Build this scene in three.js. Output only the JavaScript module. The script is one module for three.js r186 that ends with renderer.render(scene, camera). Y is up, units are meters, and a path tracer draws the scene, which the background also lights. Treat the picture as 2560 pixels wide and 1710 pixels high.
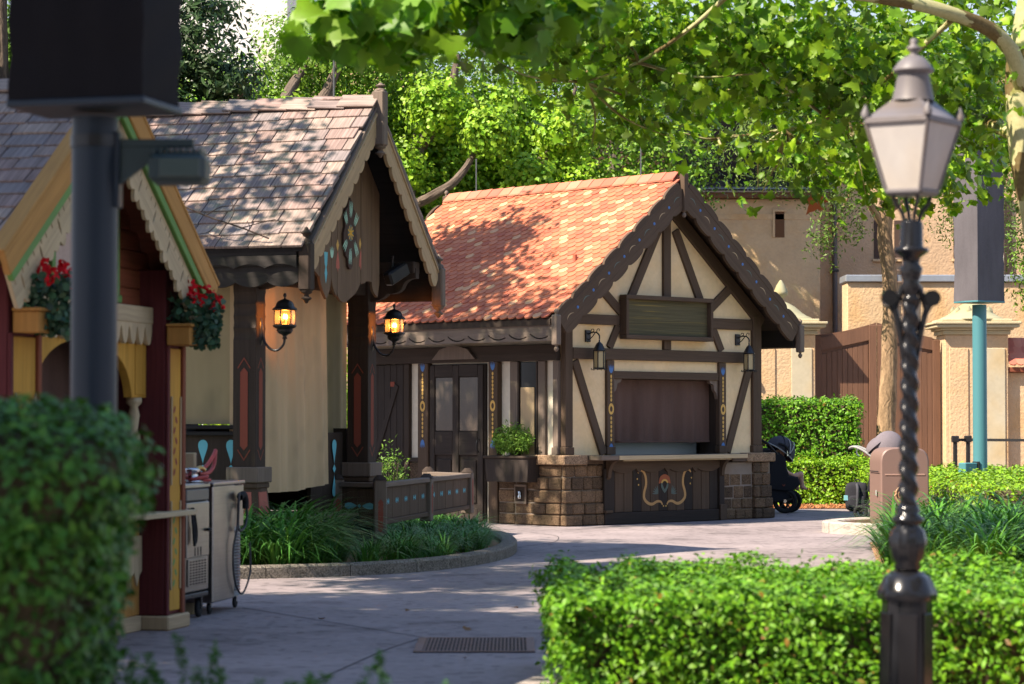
import * as THREE from 'three';
import { mergeGeometries, toCreasedNormals } from 'three/addons/utils/BufferGeometryUtils.js';
import { MarchingCubes } from 'three/addons/objects/MarchingCubes.js';

// ---------------------------------------------------------------- camera, sky, sun, exposure
const scene = new THREE.Scene();
const camera = new THREE.PerspectiveCamera(15.70, 1024 / 684, 0.5, 900);
camera.position.set(0, 1.6, 0);
camera.rotation.x = Math.atan(195 / 6200);
camera.focus = 38;
camera.userData.fStop = 3.1;
const renderer = new THREE.WebGLRenderer({ antialias: true });
renderer.toneMapping = THREE.LinearToneMapping;
renderer.toneMappingExposure = 2.75;
renderer.shadowMap.enabled = true;
const SKY = .54;
const SUN = new THREE.Vector3(-1, 1.27, 0.6).normalize();
// hazy subtropical morning sky: pale horizon, soft blue zenith, haze brightening round the sun
{
  const W = 512, H = 256, d = new Float32Array(W * H * 4), v = new THREE.Vector3();
  for (let j = 0; j < H; j++) for (let i = 0; i < W; i++) {
    const el = ((j + .5) / H - .5) * Math.PI, az = ((i + .5) / W - .5) * 2 * Math.PI; v.set(Math.cos(el) * Math.cos(az), Math.sin(el), Math.cos(el) * Math.sin(az));
    const k = Math.pow(1 - Math.max(0, v.y), 2.2), c = Math.max(0, v.dot(SUN)), au = .35 * Math.pow(c, 8) + .9 * Math.pow(c, 60), o = (j * W + i) * 4;
    const z = [.22, .37, .72], h = [.66, .73, .80]; for (let q = 0; q < 3; q++) d[o + q] = SKY * ((z[q] * (1 - k) + h[q] * k) + au * [1, .94, .84][q]); if (v.y < 0) for (let q = 0; q < 3; q++) d[o + q] = SKY * .5; d[o + 3] = 1;
  }
  const t = new THREE.DataTexture(d, W, H, THREE.RGBAFormat, THREE.FloatType); t.mapping = THREE.EquirectangularReflectionMapping; t.magFilter = t.minFilter = THREE.LinearFilter; t.needsUpdate = true;
  scene.background = t; scene.environment = t;
}
const sun = new THREE.DirectionalLight(0xfff0dc, 5);
sun.name = 'sun';
sun.position.copy(SUN).multiplyScalar(120).add(new THREE.Vector3(0, 0, -35));
sun.target.position.set(0, 0, -35);
sun.castShadow = true;
sun.shadow.mapSize.set(4096, 4096);
Object.assign(sun.shadow.camera, { left: -45, right: 45, top: 45, bottom: -45, near: 1, far: 260 });
scene.add(sun, sun.target);

// ---------------------------------------------------------------- helpers
let seedv = 12345;
function rnd() { seedv = (seedv + 0x6D2B79F5) | 0; let t = Math.imul(seedv ^ (seedv >>> 15), 1 | seedv); t = (t + Math.imul(t ^ (t >>> 7), 61 | t)) ^ t; return ((t ^ (t >>> 14)) >>> 0) / 4294967296; }
const rr = (a, b) => a + (b - a) * rnd();
const pick = a => a[Math.floor(rnd() * a.length)];
const V = (x, y, z) => new THREE.Vector3(x, y, z);
const R = d => d * Math.PI / 180;
const used = {};
function uniq(name) { const n = used[name] = (used[name] ?? -1) + 1; return n ? name + '_' + String(n).padStart(3, '0') : name; }
function tag(o, label, category, group, kind) { if (label) o.userData.label = label; if (category) o.userData.category = category; if (group) o.userData.group = group; if (kind) o.userData.kind = kind; return o; }
function thing(name, label, category, pos = [0, 0, 0], turn = 0, group) { const g = new THREE.Group(); g.name = uniq(name); g.position.set(...pos); g.rotation.y = turn; scene.add(g); return tag(g, label, category, group); }
function M(name, geo, mat, parent = scene, pos, rot) { const m = new THREE.Mesh(geo, mat); m.name = parent === scene ? uniq(name) : name; if (pos) m.position.set(...pos); if (rot) m.rotation.set(...rot); parent.add(m); return m; }
function merged(list) { return mergeGeometries(list.map(g => { const n = g.index ? g.toNonIndexed() : g; for (const k of Object.keys(n.attributes)) if (!['position', 'normal', 'uv'].includes(k)) n.deleteAttribute(k); if (!n.attributes.uv) n.setAttribute('uv', new THREE.BufferAttribute(new Float32Array(n.attributes.position.count * 2), 2)); return n; }), false); }
// uv in metres on the dominant plane of each face; g is the axis along which grain runs (becomes v)
function uvm(geo, g = 'y', ou = rnd() * 7, ov = rnd() * 7) {
  const G = geo.index ? geo.toNonIndexed() : geo, p = G.attributes.position, uv = new Float32Array(p.count * 2);
  const a = V(), b = V(), c = V(), n = V();
  for (let i = 0; i < p.count; i += 3) {
    a.fromBufferAttribute(p, i); b.fromBufferAttribute(p, i + 1); c.fromBufferAttribute(p, i + 2);
    n.copy(b).sub(a).cross(c.clone().sub(a)); const x = Math.abs(n.x), y = Math.abs(n.y), z = Math.abs(n.z);
    let ax = x >= y && x >= z ? ['z', 'y'] : y >= z ? ['x', 'z'] : ['x', 'y'];
    if (ax[0] === g) ax = [ax[1], ax[0]];
    [a, b, c].forEach((q, k) => { uv[(i + k) * 2] = q[ax[0]] + ou; uv[(i + k) * 2 + 1] = q[ax[1]] + ov; });
  }
  G.setAttribute('uv', new THREE.BufferAttribute(uv, 2)); return G;
}
// box with chamfered edges, 44 triangles, flat shaded
function cbox(w, h, d, r = 0.008, g = 'y') {
  const X = w / 2, Y = h / 2, Z = d / 2; r = Math.min(r, X * .8, Y * .8, Z * .8); const pos = [];
  const P = (sx, sy, sz, k) => [sx * (X - (k === 0 ? 0 : r)), sy * (Y - (k === 1 ? 0 : r)), sz * (Z - (k === 2 ? 0 : r))];
  const tri = (a, b, c, o) => { const u = [b[0] - a[0], b[1] - a[1], b[2] - a[2]], v = [c[0] - a[0], c[1] - a[1], c[2] - a[2]]; const n = [u[1] * v[2] - u[2] * v[1], u[2] * v[0] - u[0] * v[2], u[0] * v[1] - u[1] * v[0]]; n[0] * o[0] + n[1] * o[1] + n[2] * o[2] >= 0 ? pos.push(...a, ...b, ...c) : pos.push(...a, ...c, ...b); };
  const quad = (a, b, c, e, o) => { tri(a, b, c, o); tri(a, c, e, o); };
  for (const s of [-1, 1]) {
    quad(P(s, -1, -1, 0), P(s, 1, -1, 0), P(s, 1, 1, 0), P(s, -1, 1, 0), [s, 0, 0]);
    quad(P(-1, s, -1, 1), P(1, s, -1, 1), P(1, s, 1, 1), P(-1, s, 1, 1), [0, s, 0]);
    quad(P(-1, -1, s, 2), P(1, -1, s, 2), P(1, 1, s, 2), P(-1, 1, s, 2), [0, 0, s]);
  }
  for (const s of [-1, 1]) for (const t of [-1, 1]) {
    quad(P(s, t, -1, 0), P(s, t, 1, 0), P(s, t, 1, 1), P(s, t, -1, 1), [s, t, 0]);
    quad(P(s, -1, t, 0), P(s, 1, t, 0), P(s, 1, t, 2), P(s, -1, t, 2), [s, 0, t]);
    quad(P(-1, s, t, 1), P(1, s, t, 1), P(1, s, t, 2), P(-1, s, t, 2), [0, s, t]);
    for (const q of [-1, 1]) tri(P(s, t, q, 0), P(s, t, q, 1), P(s, t, q, 2), [s, t, q]);
  }
  const G = new THREE.BufferGeometry(); G.setAttribute('position', new THREE.Float32BufferAttribute(pos, 3)); G.computeVertexNormals();
  return uvm(G, g);
}
// box from corner ranges
const bx = (x0, x1, y0, y1, z0, z1, r = 0.006, g = 'y') => cbox(x1 - x0, y1 - y0, z1 - z0, r, g).translate((x0 + x1) / 2, (y0 + y1) / 2, (z0 + z1) / 2);
// timber between two points of an xy plane, thickness t in z, centred on z
function beam(x0, y0, x1, y1, w, z0, z1, r = 0.006) { const L = Math.hypot(x1 - x0, y1 - y0); return cbox(w, L, z1 - z0, r, 'y').rotateZ(Math.atan2(y1 - y0, x1 - x0) - Math.PI / 2).translate((x0 + x1) / 2, (y0 + y1) / 2, (z0 + z1) / 2); }
function shape(pts) { return new THREE.Shape(pts.map(p => new THREE.Vector2(p[0], p[1]))); }
function ext(sh, d, bev = 0, g = 'y', cs = 10) { const G = new THREE.ExtrudeGeometry(sh, { depth: d, bevelEnabled: bev > 0, bevelThickness: bev, bevelSize: bev, bevelOffset: -bev, bevelSegments: 1, curveSegments: cs }); return uvm(G, g); }
const flat = (sh, cs = 10) => new THREE.ShapeGeometry(sh, cs);
const disc = (r, n = 14) => new THREE.CircleGeometry(r, n);
function lathe(pts, n = 20) { return new THREE.LatheGeometry(pts.map(p => new THREE.Vector2(Math.max(p[0], 1e-4), p[1])), n); }
function tube(pts, r, n = 20, k = 6) { return new THREE.TubeGeometry(new THREE.CatmullRomCurve3(pts.map(p => V(...p))), n, r, k, false); }
// tapered tube, radii along pts
function limb(pts, radii, seg = 10, wob = 0) {
  const c = new THREE.CatmullRomCurve3(pts.map(p => V(...p))), N = pts.length * 5, fr = c.computeFrenetFrames(N), pos = [], uv = [], idx = [];
  let len = 0, prev = null;
  for (let i = 0; i <= N; i++) {
    const t = i / N, q = c.getPointAt(t), f = t * (radii.length - 1), k = Math.min(Math.floor(f), radii.length - 2), r = radii[k] + (radii[k + 1] - radii[k]) * (f - k);
    if (prev) len += q.distanceTo(prev); prev = q;
    for (let j = 0; j <= seg; j++) { const a = j / seg * Math.PI * 2, rw = r * (1 + wob * Math.sin(a * 3 + i * 1.7) * .5 + wob * Math.sin(a * 5 - i * .9) * .5); const o = fr.normals[i].clone().multiplyScalar(Math.cos(a) * rw).add(fr.binormals[i].clone().multiplyScalar(Math.sin(a) * rw)).add(q); pos.push(o.x, o.y, o.z); uv.push(j / seg * Math.max(1, Math.round(r * 6)), len); }
  }
  for (let i = 0; i < N; i++) for (let j = 0; j < seg; j++) { const a = i * (seg + 1) + j, b = a + seg + 1; idx.push(a, a + 1, b, b, a + 1, b + 1); }
  const G = new THREE.BufferGeometry(); G.setAttribute('position', new THREE.Float32BufferAttribute(pos, 3)); G.setAttribute('uv', new THREE.Float32BufferAttribute(uv, 2)); G.setIndex(idx); G.computeVertexNormals(); return G;
}
// ---------------------------------------------------------------- procedural textures
const hash = (x, y, s) => { let h = Math.imul(x, 374761393) ^ Math.imul(y, 668265263) ^ Math.imul(s, 2147483647 ^ 0x5bd1e995); h = Math.imul(h ^ (h >>> 13), 1274126177); return ((h ^ (h >>> 16)) >>> 0) / 4294967296; };
function vn(x, y, px, py, s) { const x0 = Math.floor(x), y0 = Math.floor(y), fx = x - x0, fy = y - y0, u = fx * fx * (3 - 2 * fx), v = fy * fy * (3 - 2 * fy), w = (a, p) => ((a % p) + p) % p; const h = (i, j) => hash(w(x0 + i, px), w(y0 + j, py), s); return (h(0, 0) * (1 - u) + h(1, 0) * u) * (1 - v) + (h(0, 1) * (1 - u) + h(1, 1) * u) * v; }
function fbm(u, v, px, py, s, o = 4) { let a = 0, w = .5, t = 0; for (let i = 0; i < o; i++) { a += w * vn(u * px, v * py, px, py, s + i * 17); t += w; w *= .55; px *= 2; py *= 2; } return a / t; }
function tex(fn, size, metres, srgb = true, my = metres) {
  const d = new Uint8Array(size * size * 4);
  for (let j = 0; j < size; j++) for (let i = 0; i < size; i++) { let c = fn((i + .5) / size, (j + .5) / size); if (typeof c === 'number') c = [c, c, c]; const o = (j * size + i) * 4; for (let k = 0; k < 3; k++) { let q = Math.min(1, Math.max(0, c[k])); if (srgb) q = q <= .0031308 ? q * 12.92 : 1.055 * Math.pow(q, 1 / 2.4) - .055; d[o + k] = Math.round(q * 255); } d[o + 3] = 255; }
  const t = new THREE.DataTexture(d, size, size); t.wrapS = t.wrapT = THREE.RepeatWrapping; t.magFilter = THREE.LinearFilter; t.minFilter = THREE.LinearMipmapLinearFilter; t.generateMipmaps = true; if (srgb) t.colorSpace = THREE.SRGBColorSpace; t.repeat.set(1 / metres, 1 / my); t.needsUpdate = true; return t;
}
const grainF = (u, v) => { const w = fbm(u, v, 4, 2, 5, 3) * .05; const a = fbm(u + w, v, 48, 2, 11, 3), b = fbm(u, v, 120, 4, 31, 2), c = fbm(u, v, 6, 3, 71, 3); return .5 * a + .25 * b + .25 * c; };
const T = {
  grain: tex((u, v) => .55 + .6 * (grainF(u, v) - .2), 512, 1.2),
  grainB: tex((u, v) => grainF(u, v), 512, 1.2, false),
  shingle: tex((u, v) => { const s = Math.pow(fbm(u, v, 70, 2, 3, 3), 1.3), c = fbm(u, v, 5, 4, 9, 3); return .38 + .75 * s * .9 + .28 * (c - .3); }, 512, 1.0),
  shingleB: tex((u, v) => fbm(u, v, 70, 1, 3, 3), 512, 1.0, false),
  plaster: tex((u, v) => { const a = fbm(u, v, 5, 5, 21, 5), b = fbm(u, v, 40, 40, 23, 3); const q = .80 + .22 * (a - .5) + .1 * (b - .5), st = Math.max(0, fbm(u, v, 3, 3, 41, 4) - .48) * 1.1; return [q, q * (1 - st * .3), q * (1 - st * .75)]; }, 512, 2.2),
  plasterB: tex((u, v) => fbm(u, v, 30, 30, 23, 4), 512, 1.4, false),
  stone: tex((u, v) => { const a = fbm(u, v, 60, 60, 7, 3), b = fbm(u, v, 8, 8, 17, 3), p = a > .62 ? .35 : a < .36 ? -.42 : 0; return .62 + .5 * (a - .5) + .35 * (b - .5) + p * .55; }, 512, .5),
  stoneB: tex((u, v) => fbm(u, v, 50, 50, 7, 4), 512, .5, false),
  conc: tex((u, v) => { const a = fbm(u, v, 4, 4, 51, 5), b = fbm(u, v, 120, 120, 53, 2), c = fbm(u, v, 9, 2, 57, 3); const st = fbm(u, v, 11, 11, 59, 4), sp = fbm(u, v, 60, 60, 151, 2); return .77 + .42 * (a - .5) + .24 * (b - .5) + .16 * (c - .5) - Math.max(0, st - .57) * 1.1 - (sp > .71 ? .2 : 0); }, 1024, 6),
  concB: tex((u, v) => fbm(u, v, 200, 200, 53, 2), 512, 1.5, false),
  bark: tex((u, v) => { const w = fbm(u, v, 4, 6, 5, 3) * .12; const a = fbm(u + w, v, 14, 3, 61, 4), b = fbm(u, v, 40, 30, 63, 3); return .25 + .95 * Math.pow(a, 1.2) * .8 + .3 * (b - .4); }, 512, 1),
  barkB: tex((u, v) => { const w = fbm(u, v, 4, 6, 5, 3) * .12; return fbm(u + w, v, 14, 3, 61, 4); }, 512, 1, false),
  syc: tex((u, v) => { const a = fbm(u, v, 4, 3, 81, 4), b = fbm(u, v, 5, 4, 85, 4), n = fbm(u, v, 40, 40, 87, 2) * .2 - .1; return a > .56 ? [.62 + n, .62 + n, .45 + n] : b > .52 ? [.34 + n, .35 + n, .16 + n] : [.22 + n * .5, .17 + n * .5, .10 + n * .4]; }, 512, 1),
  cloth: tex((u, v) => { const a = fbm(u, v, 110, 110, 91, 2), b = fbm(u, v, 7, 2, 93, 4), c = fbm(u, v, 24, 3, 95, 3); return .74 + .12 * (a - .5) + .26 * (b - .5) + .14 * (c - .5); }, 512, 1.6),
  clothDirty: tex((u, v) => { const b = fbm(u, v, 14, 2, 93, 4), c = fbm(u, v, 5, 4, 97, 4); const st = Math.max(0, c - .52) * 1.1; const q = .80 + .22 * (b - .5); return [q - st * .55, q - st * .5, q - st * .45]; }, 512, 2.4),
  clothB: tex((u, v) => fbm(u, v, 14, 1, 93, 3), 256, 1.6, false),
  sign: tex((u, v) => { const a = fbm(u, v, 3, 70, 101, 3), b = fbm(u, v, 2, 40, 107, 3), c = fbm(u, v, 3, 4, 109, 3); const g = Math.max(0, b - .56) * 3.2 * c; return [.05 + .075 * a + .3 * g, .043 + .066 * a + .2 * g, .022 + .036 * a + .02 * g]; }, 512, 2.0, true, .8),
  steel: tex((u, v) => .72 + .2 * (fbm(u, v, 2, 90, 121, 3) - .5) + .25 * (fbm(u, v, 4, 4, 123, 3) - .5), 256, .8),
  metalR: tex((u, v) => .75 + .5 * (fbm(u, v, 6, 6, 131, 4) - .5), 256, .8, false),
  mulch: tex((u, v) => { const a = fbm(u, v, 40, 40, 141, 3), b = fbm(u, v, 90, 90, 143, 2); return [.42 * a + .3 * b, .24 * a + .16 * b, .14 * a + .09 * b]; }, 512, .8),
};
const col = (r, g, b) => new THREE.Color().setRGB(r, g, b);
const L = h => new THREE.Color(h);
function mat(c, o = {}) { return new THREE.MeshPhysicalMaterial({ color: c, roughness: .8, metalness: 0, specularIntensity: (o.roughness ?? .8) > .6 ? .3 : .8, ...o }); }
const wood = (c, o = {}) => mat(c, { map: T.grain, bumpMap: T.grainB, bumpScale: .003, roughness: .72, ...o });
const m = {
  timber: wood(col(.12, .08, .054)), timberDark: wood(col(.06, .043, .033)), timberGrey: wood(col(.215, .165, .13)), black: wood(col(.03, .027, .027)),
  doorDark: wood(col(.052, .04, .034)),
  plaster: mat(col(.92, .70, .42), { map: T.plaster, bumpMap: T.plasterB, bumpScale: .004, roughness: .92 }),
  plasterWhite: mat(col(.80, .72, .58), { map: T.plaster, bumpMap: T.plasterB, bumpScale: .004, roughness: .92 }),
  stones: [[.27, .175, .105], [.22, .145, .09], [.17, .115, .075], [.31, .20, .12]].map(c => mat(col(...c), { map: T.stone, bumpMap: T.stoneB, bumpScale: .02, roughness: .95 })),
  capstone: mat(col(.40, .265, .165), { map: T.stone, bumpMap: T.stoneB, bumpScale: .006, roughness: .92 }),
  mortar: mat(col(.30, .245, .20), { map: T.plaster, roughness: 1 }),
  tiles: [[.56, .205, .125], [.50, .17, .105], [.60, .24, .15], [.47, .15, .10], [.54, .20, .13], [.68, .40, .25]].map(c => mat(col(...c), { map: T.plaster, roughness: .78 })),
  shingles: [[.36, .275, .235], [.30, .235, .215], [.41, .315, .26], [.33, .235, .205], [.28, .235, .225]].map(c => mat(col(...c), { map: T.shingle, bumpMap: T.shingleB, bumpScale: .006, roughness: .85 })),
  blue: mat(col(.09, .19, .42)), gold: mat(col(.62, .38, .11)), teal: mat(col(.16, .48, .56)), mint: mat(col(.40, .66, .52)), rust: mat(col(.23, .065, .042)), pink: mat(col(.50, .165, .125), { map: T.plaster }), coral: mat(col(.34, .11, .055)), sage: mat(col(.12, .15, .13)),
  cream: wood(col(.60, .47, .29)), tan: wood(col(.54, .39, .23)), ochre: wood(col(.62, .33, .055)), orangeWood: wood(col(.50, .245, .065)), barn: wood(col(.145, .034, .036)), redBrown: wood(col(.27, .085, .045)), green: mat(col(.13, .30, .065), { map: T.grain, roughness: .6 }), trimTan: wood(col(.52, .275, .085)),
  iron: mat(col(.022, .021, .022), { roughness: .45, metalness: .3, roughnessMap: T.metalR }), ironGloss: mat(col(.011, .011, .013), { roughness: .27, metalness: .1, roughnessMap: T.metalR, specularIntensity: .7 }),
  curtainBrown: mat(col(.14, .085, .068), { map: T.cloth, bumpMap: T.clothB, bumpScale: .006, roughness: .95, side: THREE.DoubleSide }),
  canvas: mat(col(.62, .45, .265), { map: T.clothDirty, bumpMap: T.clothB, bumpScale: .006, roughness: .95, side: THREE.DoubleSide }),
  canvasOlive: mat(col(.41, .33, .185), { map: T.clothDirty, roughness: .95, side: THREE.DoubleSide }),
  glass: new THREE.MeshPhysicalMaterial({ color: col(.9, .9, .88), transmission: 1, thickness: 0, roughness: .06 }),
  steel: mat(col(.40, .37, .345), { map: T.steel, metalness: 1, roughness: .33 }),
  rubber: mat(col(.018, .018, .019), { roughness: .75 }),
  chrome: mat(col(.6, .6, .6), { metalness: 1, roughness: .2 }),
};
m.grey = mat(col(.30, .30, .29), { roughness: .5 });
// ---------------------------------------------------------------- ground
{
  const g = new THREE.PlaneGeometry(700, 700).rotateX(-Math.PI / 2); 
  const pave = mat(col(.30, .252, .248), { map: T.conc, bumpMap: T.concB, bumpScale: .0015, roughness: .86 });
  const gr = M('pavement', uvm(g, 'z', 0, 0), pave, scene, [0, 0, -150]); gr.userData.kind = 'structure';
  const jm = mat(col(.07, .062, .062), { roughness: .95 });
  const joint = pts => { const c = new THREE.CatmullRomCurve3(pts.map(p => V(p[0], .0035 + 0, p[1])), false, 'catmullrom', .35); const P = c.getPoints(60), pos = [], idx = []; P.forEach((p, i) => { const a = P[Math.max(0, i - 1)], b = P[Math.min(60, i + 1)], t = b.clone().sub(a).setY(0).normalize(), n = V(-t.z, 0, t.x).multiplyScalar(.006); pos.push(p.x + n.x, p.y, p.z + n.z, p.x - n.x, p.y, p.z - n.z); if (i) { const k = i * 2; idx.push(k - 2, k - 1, k, k - 1, k + 1, k); } }); const G = new THREE.BufferGeometry(); G.setAttribute('position', new THREE.Float32BufferAttribute(pos, 3)); G.setIndex(idx); G.computeVertexNormals(); const o = M('expansion_joint', G, jm, gr, [0, 0, 150]); return o; };
  joint([[-2.3, -21.2], [-.65, -18.3]]); joint([[.16, -18.0], [1.9, -17.2], [3, -16.6]]);
  joint([[.25, -35.5], [.62, -34.2], [.55, -32.6], [.05, -31.2], [-.3, -30.4]]); joint([[-.65, -18.3], [-.9, -17.2], [-1.4, -14]]);
  joint([[5.0, -43.2], [4.7, -41.5], [6.5, -36.0]]); joint([[1.6, -36.2], [4.6, -33.6]]); joint([[-2.2, -22.8], [1.2, -23.4], [4, -24]]);
}
// ---------------------------------------------------------------- scalloped barge board, local frame: s along the slope from low end, t across
function bargeBoard(len, w, n, amp, opt = {}) {
  const sh = new THREE.Shape(), st = len / n;
  sh.moveTo(0, -w / 2);
  for (let i = 0; i < n; i++) sh.absarc((i + .5) * st, -w / 2 + 0, st / 2, Math.PI, 2 * Math.PI, false);
  const pts = [[0, -w / 2]];
  const sc = (x, up) => { const f = (x / st) % 1, y = amp * Math.sqrt(Math.max(0, 1 - Math.pow(2 * f - 1, 2))); return up ? w / 2 + y : -w / 2 - y; };
  const K = 9;
  const P = [];
  for (let i = 0; i <= n * K; i++) { const x = Math.min(len - 1e-4, i / K * st); P.push([x, sc(x === len - 1e-4 ? 0 : x, false)]); }
  for (let i = n * K; i >= 0; i--) { const x = Math.min(len - 1e-4, i / K * st); P.push([x, sc(x === len - 1e-4 ? 0 : x, true)]); }
  const S = shape(P);
  if (opt.slots) for (let i = 0; i < n; i++) { const cx = (i + .5 + (opt.off ?? 0)) * st, cy = .0, a = .085, h = new THREE.Path(); h.moveTo(cx - a, cy - .02); h.quadraticCurveTo(cx, cy + .055, cx + a, cy - .02); h.quadraticCurveTo(cx, cy + .018, cx - a, cy - .02); S.holes.push(h); }
  return S;
}
// ---------------------------------------------------------------- half-timbered stall
{
  const K = thing('timber_framed_stall', 'half-timbered cream stall with orange tiled roof, shuttered serving window and blank sign', 'stall', [.783, 0, -37.305], R(44));
  // stone plinth: core, bricks, caps
  const plinth = M('stone_plinth', merged([bx(.02, .87, 0, .92, -.6, -.02), bx(3.66, 4.80, 0, .92, -.6, -.02), bx(.02, .5, 0, .915, -1.43, -.3), bx(.87, 3.66, 0, .9, -.6, -.1)]), m.mortar, K);
  const rows = [0, .17, .34, .54, .74, .92];
  const brick = (x0, x1, y0, y1, z0, z1, batter = 0) => { M('stone_block', bx(x0 + .006, x1 - .006, y0 + .006, y1 - .006, z0, z1 + rr(-.008, .01), .016), pick(m.stones), plinth); };
  for (let r = 0; r < 5; r++) {
    const bt = (4 - r) * .014;
    const split = (x0, x1, n, sh) => { const o = [x0]; for (let i = 1; i < n; i++) o.push(x0 + (x1 - x0) * (i + (sh ? -.18 : .15) + rr(-.12, .12)) / n); o.push(x1); return o; };
    let s = split(-bt * .6, .885, r === 0 || r === 2 ? 3 : 4, r % 2); for (let i = 0; i < s.length - 1; i++) brick(s[i], s[i + 1], rows[r], rows[r + 1], -.06, .0 + bt);
    s = split(3.63, 4.34, 3, r % 2); for (let i = 0; i < 3; i++) brick(s[i], s[i + 1], rows[r], rows[r + 1], -.06, -.02 + bt * .5);
    s = split(4.34, 4.74 + bt * 1.6, 2, !(r % 2)); for (let i = 0; i < 2; i++) brick(s[i], s[i + 1], rows[r], rows[r + 1], -.06, .015 + bt);
    s = split(.06, 1.44, r % 2 ? 4 : 3, r % 2); // side face, looking along -x
    for (let i = 0; i < s.length - 1; i++) { const x = s[i] < .4 ? -bt * .8 - .012 : .015 - bt * .3; M('stone_block', bx(x + rr(-.008, .006), .05, rows[r] + .006, rows[r + 1] - .006, -s[i + 1] + .006, -s[i] - .006, .016), pick(m.stones), plinth); }
    s = split(.05, .5, 2, r % 2); for (let i = 0; i < 2; i++) M('stone_block', bx(4.70, 4.76 + bt * 1.6, rows[r] + .006, rows[r + 1] - .006, -s[i + 1] + .006, -s[i] - .006, .016), pick(m.stones), plinth);
  }
  for (const q of [[-.075, .44, -.45, .075], [4.16, 4.86, -.45, .06], [-.07, .46, -.88, -.455]]) M('cap_stone', bx(q[0], q[1], .922, 1.07, q[2], q[3], .014), m.capstone, plinth);
  M('cap_rail', bx(.445, .80, .93, 1.065, -.14, .05, .006, 'x'), m.timber, plinth); M('cap_rail', bx(3.8, 4.155, .93, 1.06, -.14, .04, .006, 'x'), m.timber, plinth);
  // walls
  const fw = shape([[.1, 1.0], [1.15, 1.0], [1.15, 2.30], [3.64, 2.30], [3.64, 1.0], [4.64, 1.0], [4.64, 3.35], [2.37, 5.17], [.1, 3.35]]);
  const wall = M('gable_wall', ext(fw, .1).translate(0, 0, -.22), m.plaster, K);
  M('wall', bx(.1, .2, .0, 3.3, -4.9, -.225, .004), m.plasterWhite, K); M('wall', bx(4.5, 4.64, 0, 3.3, -4.9, -.225, .004), m.plasterWhite, K); M('back_wall', ext(shape([[.2, 0], [4.5, 0], [4.5, 3.3], [2.37, 5.05], [.2, 3.3]]), .1).translate(0, 0, -4.89), m.plasterWhite, K);
  M('floor', bx(.21, 4.49, .02, .08, -4.78, -.62, .004), m.timberDark, K);
  // timber frame on the gable
  const fr = (n, x0, x1, y0, y1, z1 = -.075, g = 'y') => M(n, bx(x0, x1, y0, y1, -.16, z1, .008, g), m.timber, K);
  fr('corner_post', .09, .255, 1.19, 3.32, -.06); fr('post_foot', .075, .27, 1.072, 1.188, -.045); fr('corner_post', 4.44, 4.65, 1.19, 3.3, -.06); fr('post_foot', 4.42, 4.66, 1.072, 1.188, -.045);
  fr('window_post', 1.01, 1.175, 1.19, 2.52, -.068); fr('post_foot', .995, 1.19, 1.07, 1.188, -.055); fr('window_post', 3.615, 3.78, 1.19, 2.52, -.068); fr('post_foot', 3.60, 3.795, 1.07, 1.188, -.055);
  fr('tie_beam', .258, 4.437, 2.525, 2.70, -.055, 'x'); fr('window_header', 1.18, 3.61, 2.235, 2.355, -.08, 'x');
  fr('collar_beam', .4, 1.3, 3.06, 3.215, -.074, 'x'); fr('collar_beam', 3.33, 4.434, 3.06, 3.235, -.074, 'x');
  fr('king_post', 2.305, 2.475, 3.5, 5.0, -.07); fr('king_post', 2.305, 2.475, 2.703, 2.9, -.07);
  const br = (x0, y0, x1, y1, w = .15, z = -.078) => M('brace', beam(x0, y0, x1, y1, w, -.16, z), m.timber, K);
  br(.33, 2.50, .955, 1.075, .145); br(4.40, 2.50, 3.83, 1.085, .15, -.079); br(2.22, 4.62, 1.57, 3.5, .155); br(2.60, 4.6, 3.19, 3.5, .155); br(.98, 3.56, 1.44, 3.2, .14, -.081); br(3.93, 3.74, 3.40, 3.36, .15, -.081); br(1.29, 3.06, 1.09, 2.71, .13, -.082); br(3.50, 3.06, 3.70, 2.71, .14, -.082);
  // rafters on the wall under the roof
  br(.06, 3.20, 2.33, 5.0, .2, -.072); br(4.70, 3.18, 2.41, 5.0, .2, -.071);
  // roof: slope geometry
  const RX = 2.36, RY = 5.40, EX = -.50, EY = 3.13, ZF = .235, ZB = -5.15; const ph = Math.atan2(RY - EY, RX - EX), SL = Math.hypot(RX - EX, RY - EY);
  const roof = new THREE.Group(); roof.name = 'roof'; K.add(roof);
  const under = new THREE.Shape(); const th = .09; const deck = shape([[EX, EY - .03], [RX, RY - .03], [2 * RX - EX, EY - .03], [2 * RX - EX, EY - .03 - th], [RX, RY - .03 - th * 1.2], [EX, EY - .03 - th]]);
  M('roof_deck', ext(deck, ZF - ZB - .06).translate(0, 0, ZB + .03), m.timberDark, roof);
  // beaver-tail tiles
  const tw = .178, ex = .116, tl = .26; const tsh = new THREE.Shape(); tsh.moveTo(-tw / 2 + .005, tl); tsh.lineTo(-tw / 2 + .005, .07); for (let i = 1; i < 7; i++) { const a = Math.PI + i / 7 * Math.PI; tsh.lineTo(Math.cos(a) * (tw / 2 - .005), .07 + Math.sin(a) * .07); } tsh.lineTo(tw / 2 - .005, .07); tsh.lineTo(tw / 2 - .005, tl);
  const tgeo = ext(tsh, .02); const rowsN = Math.floor(SL / ex), colsN = Math.floor((ZF - ZB) / tw);
  const rest = m.tiles.map(() => []), bas = (X, U, N) => new THREE.Matrix4().makeBasis(X, U, N);
  let kept = 0; const cand = [];
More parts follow.
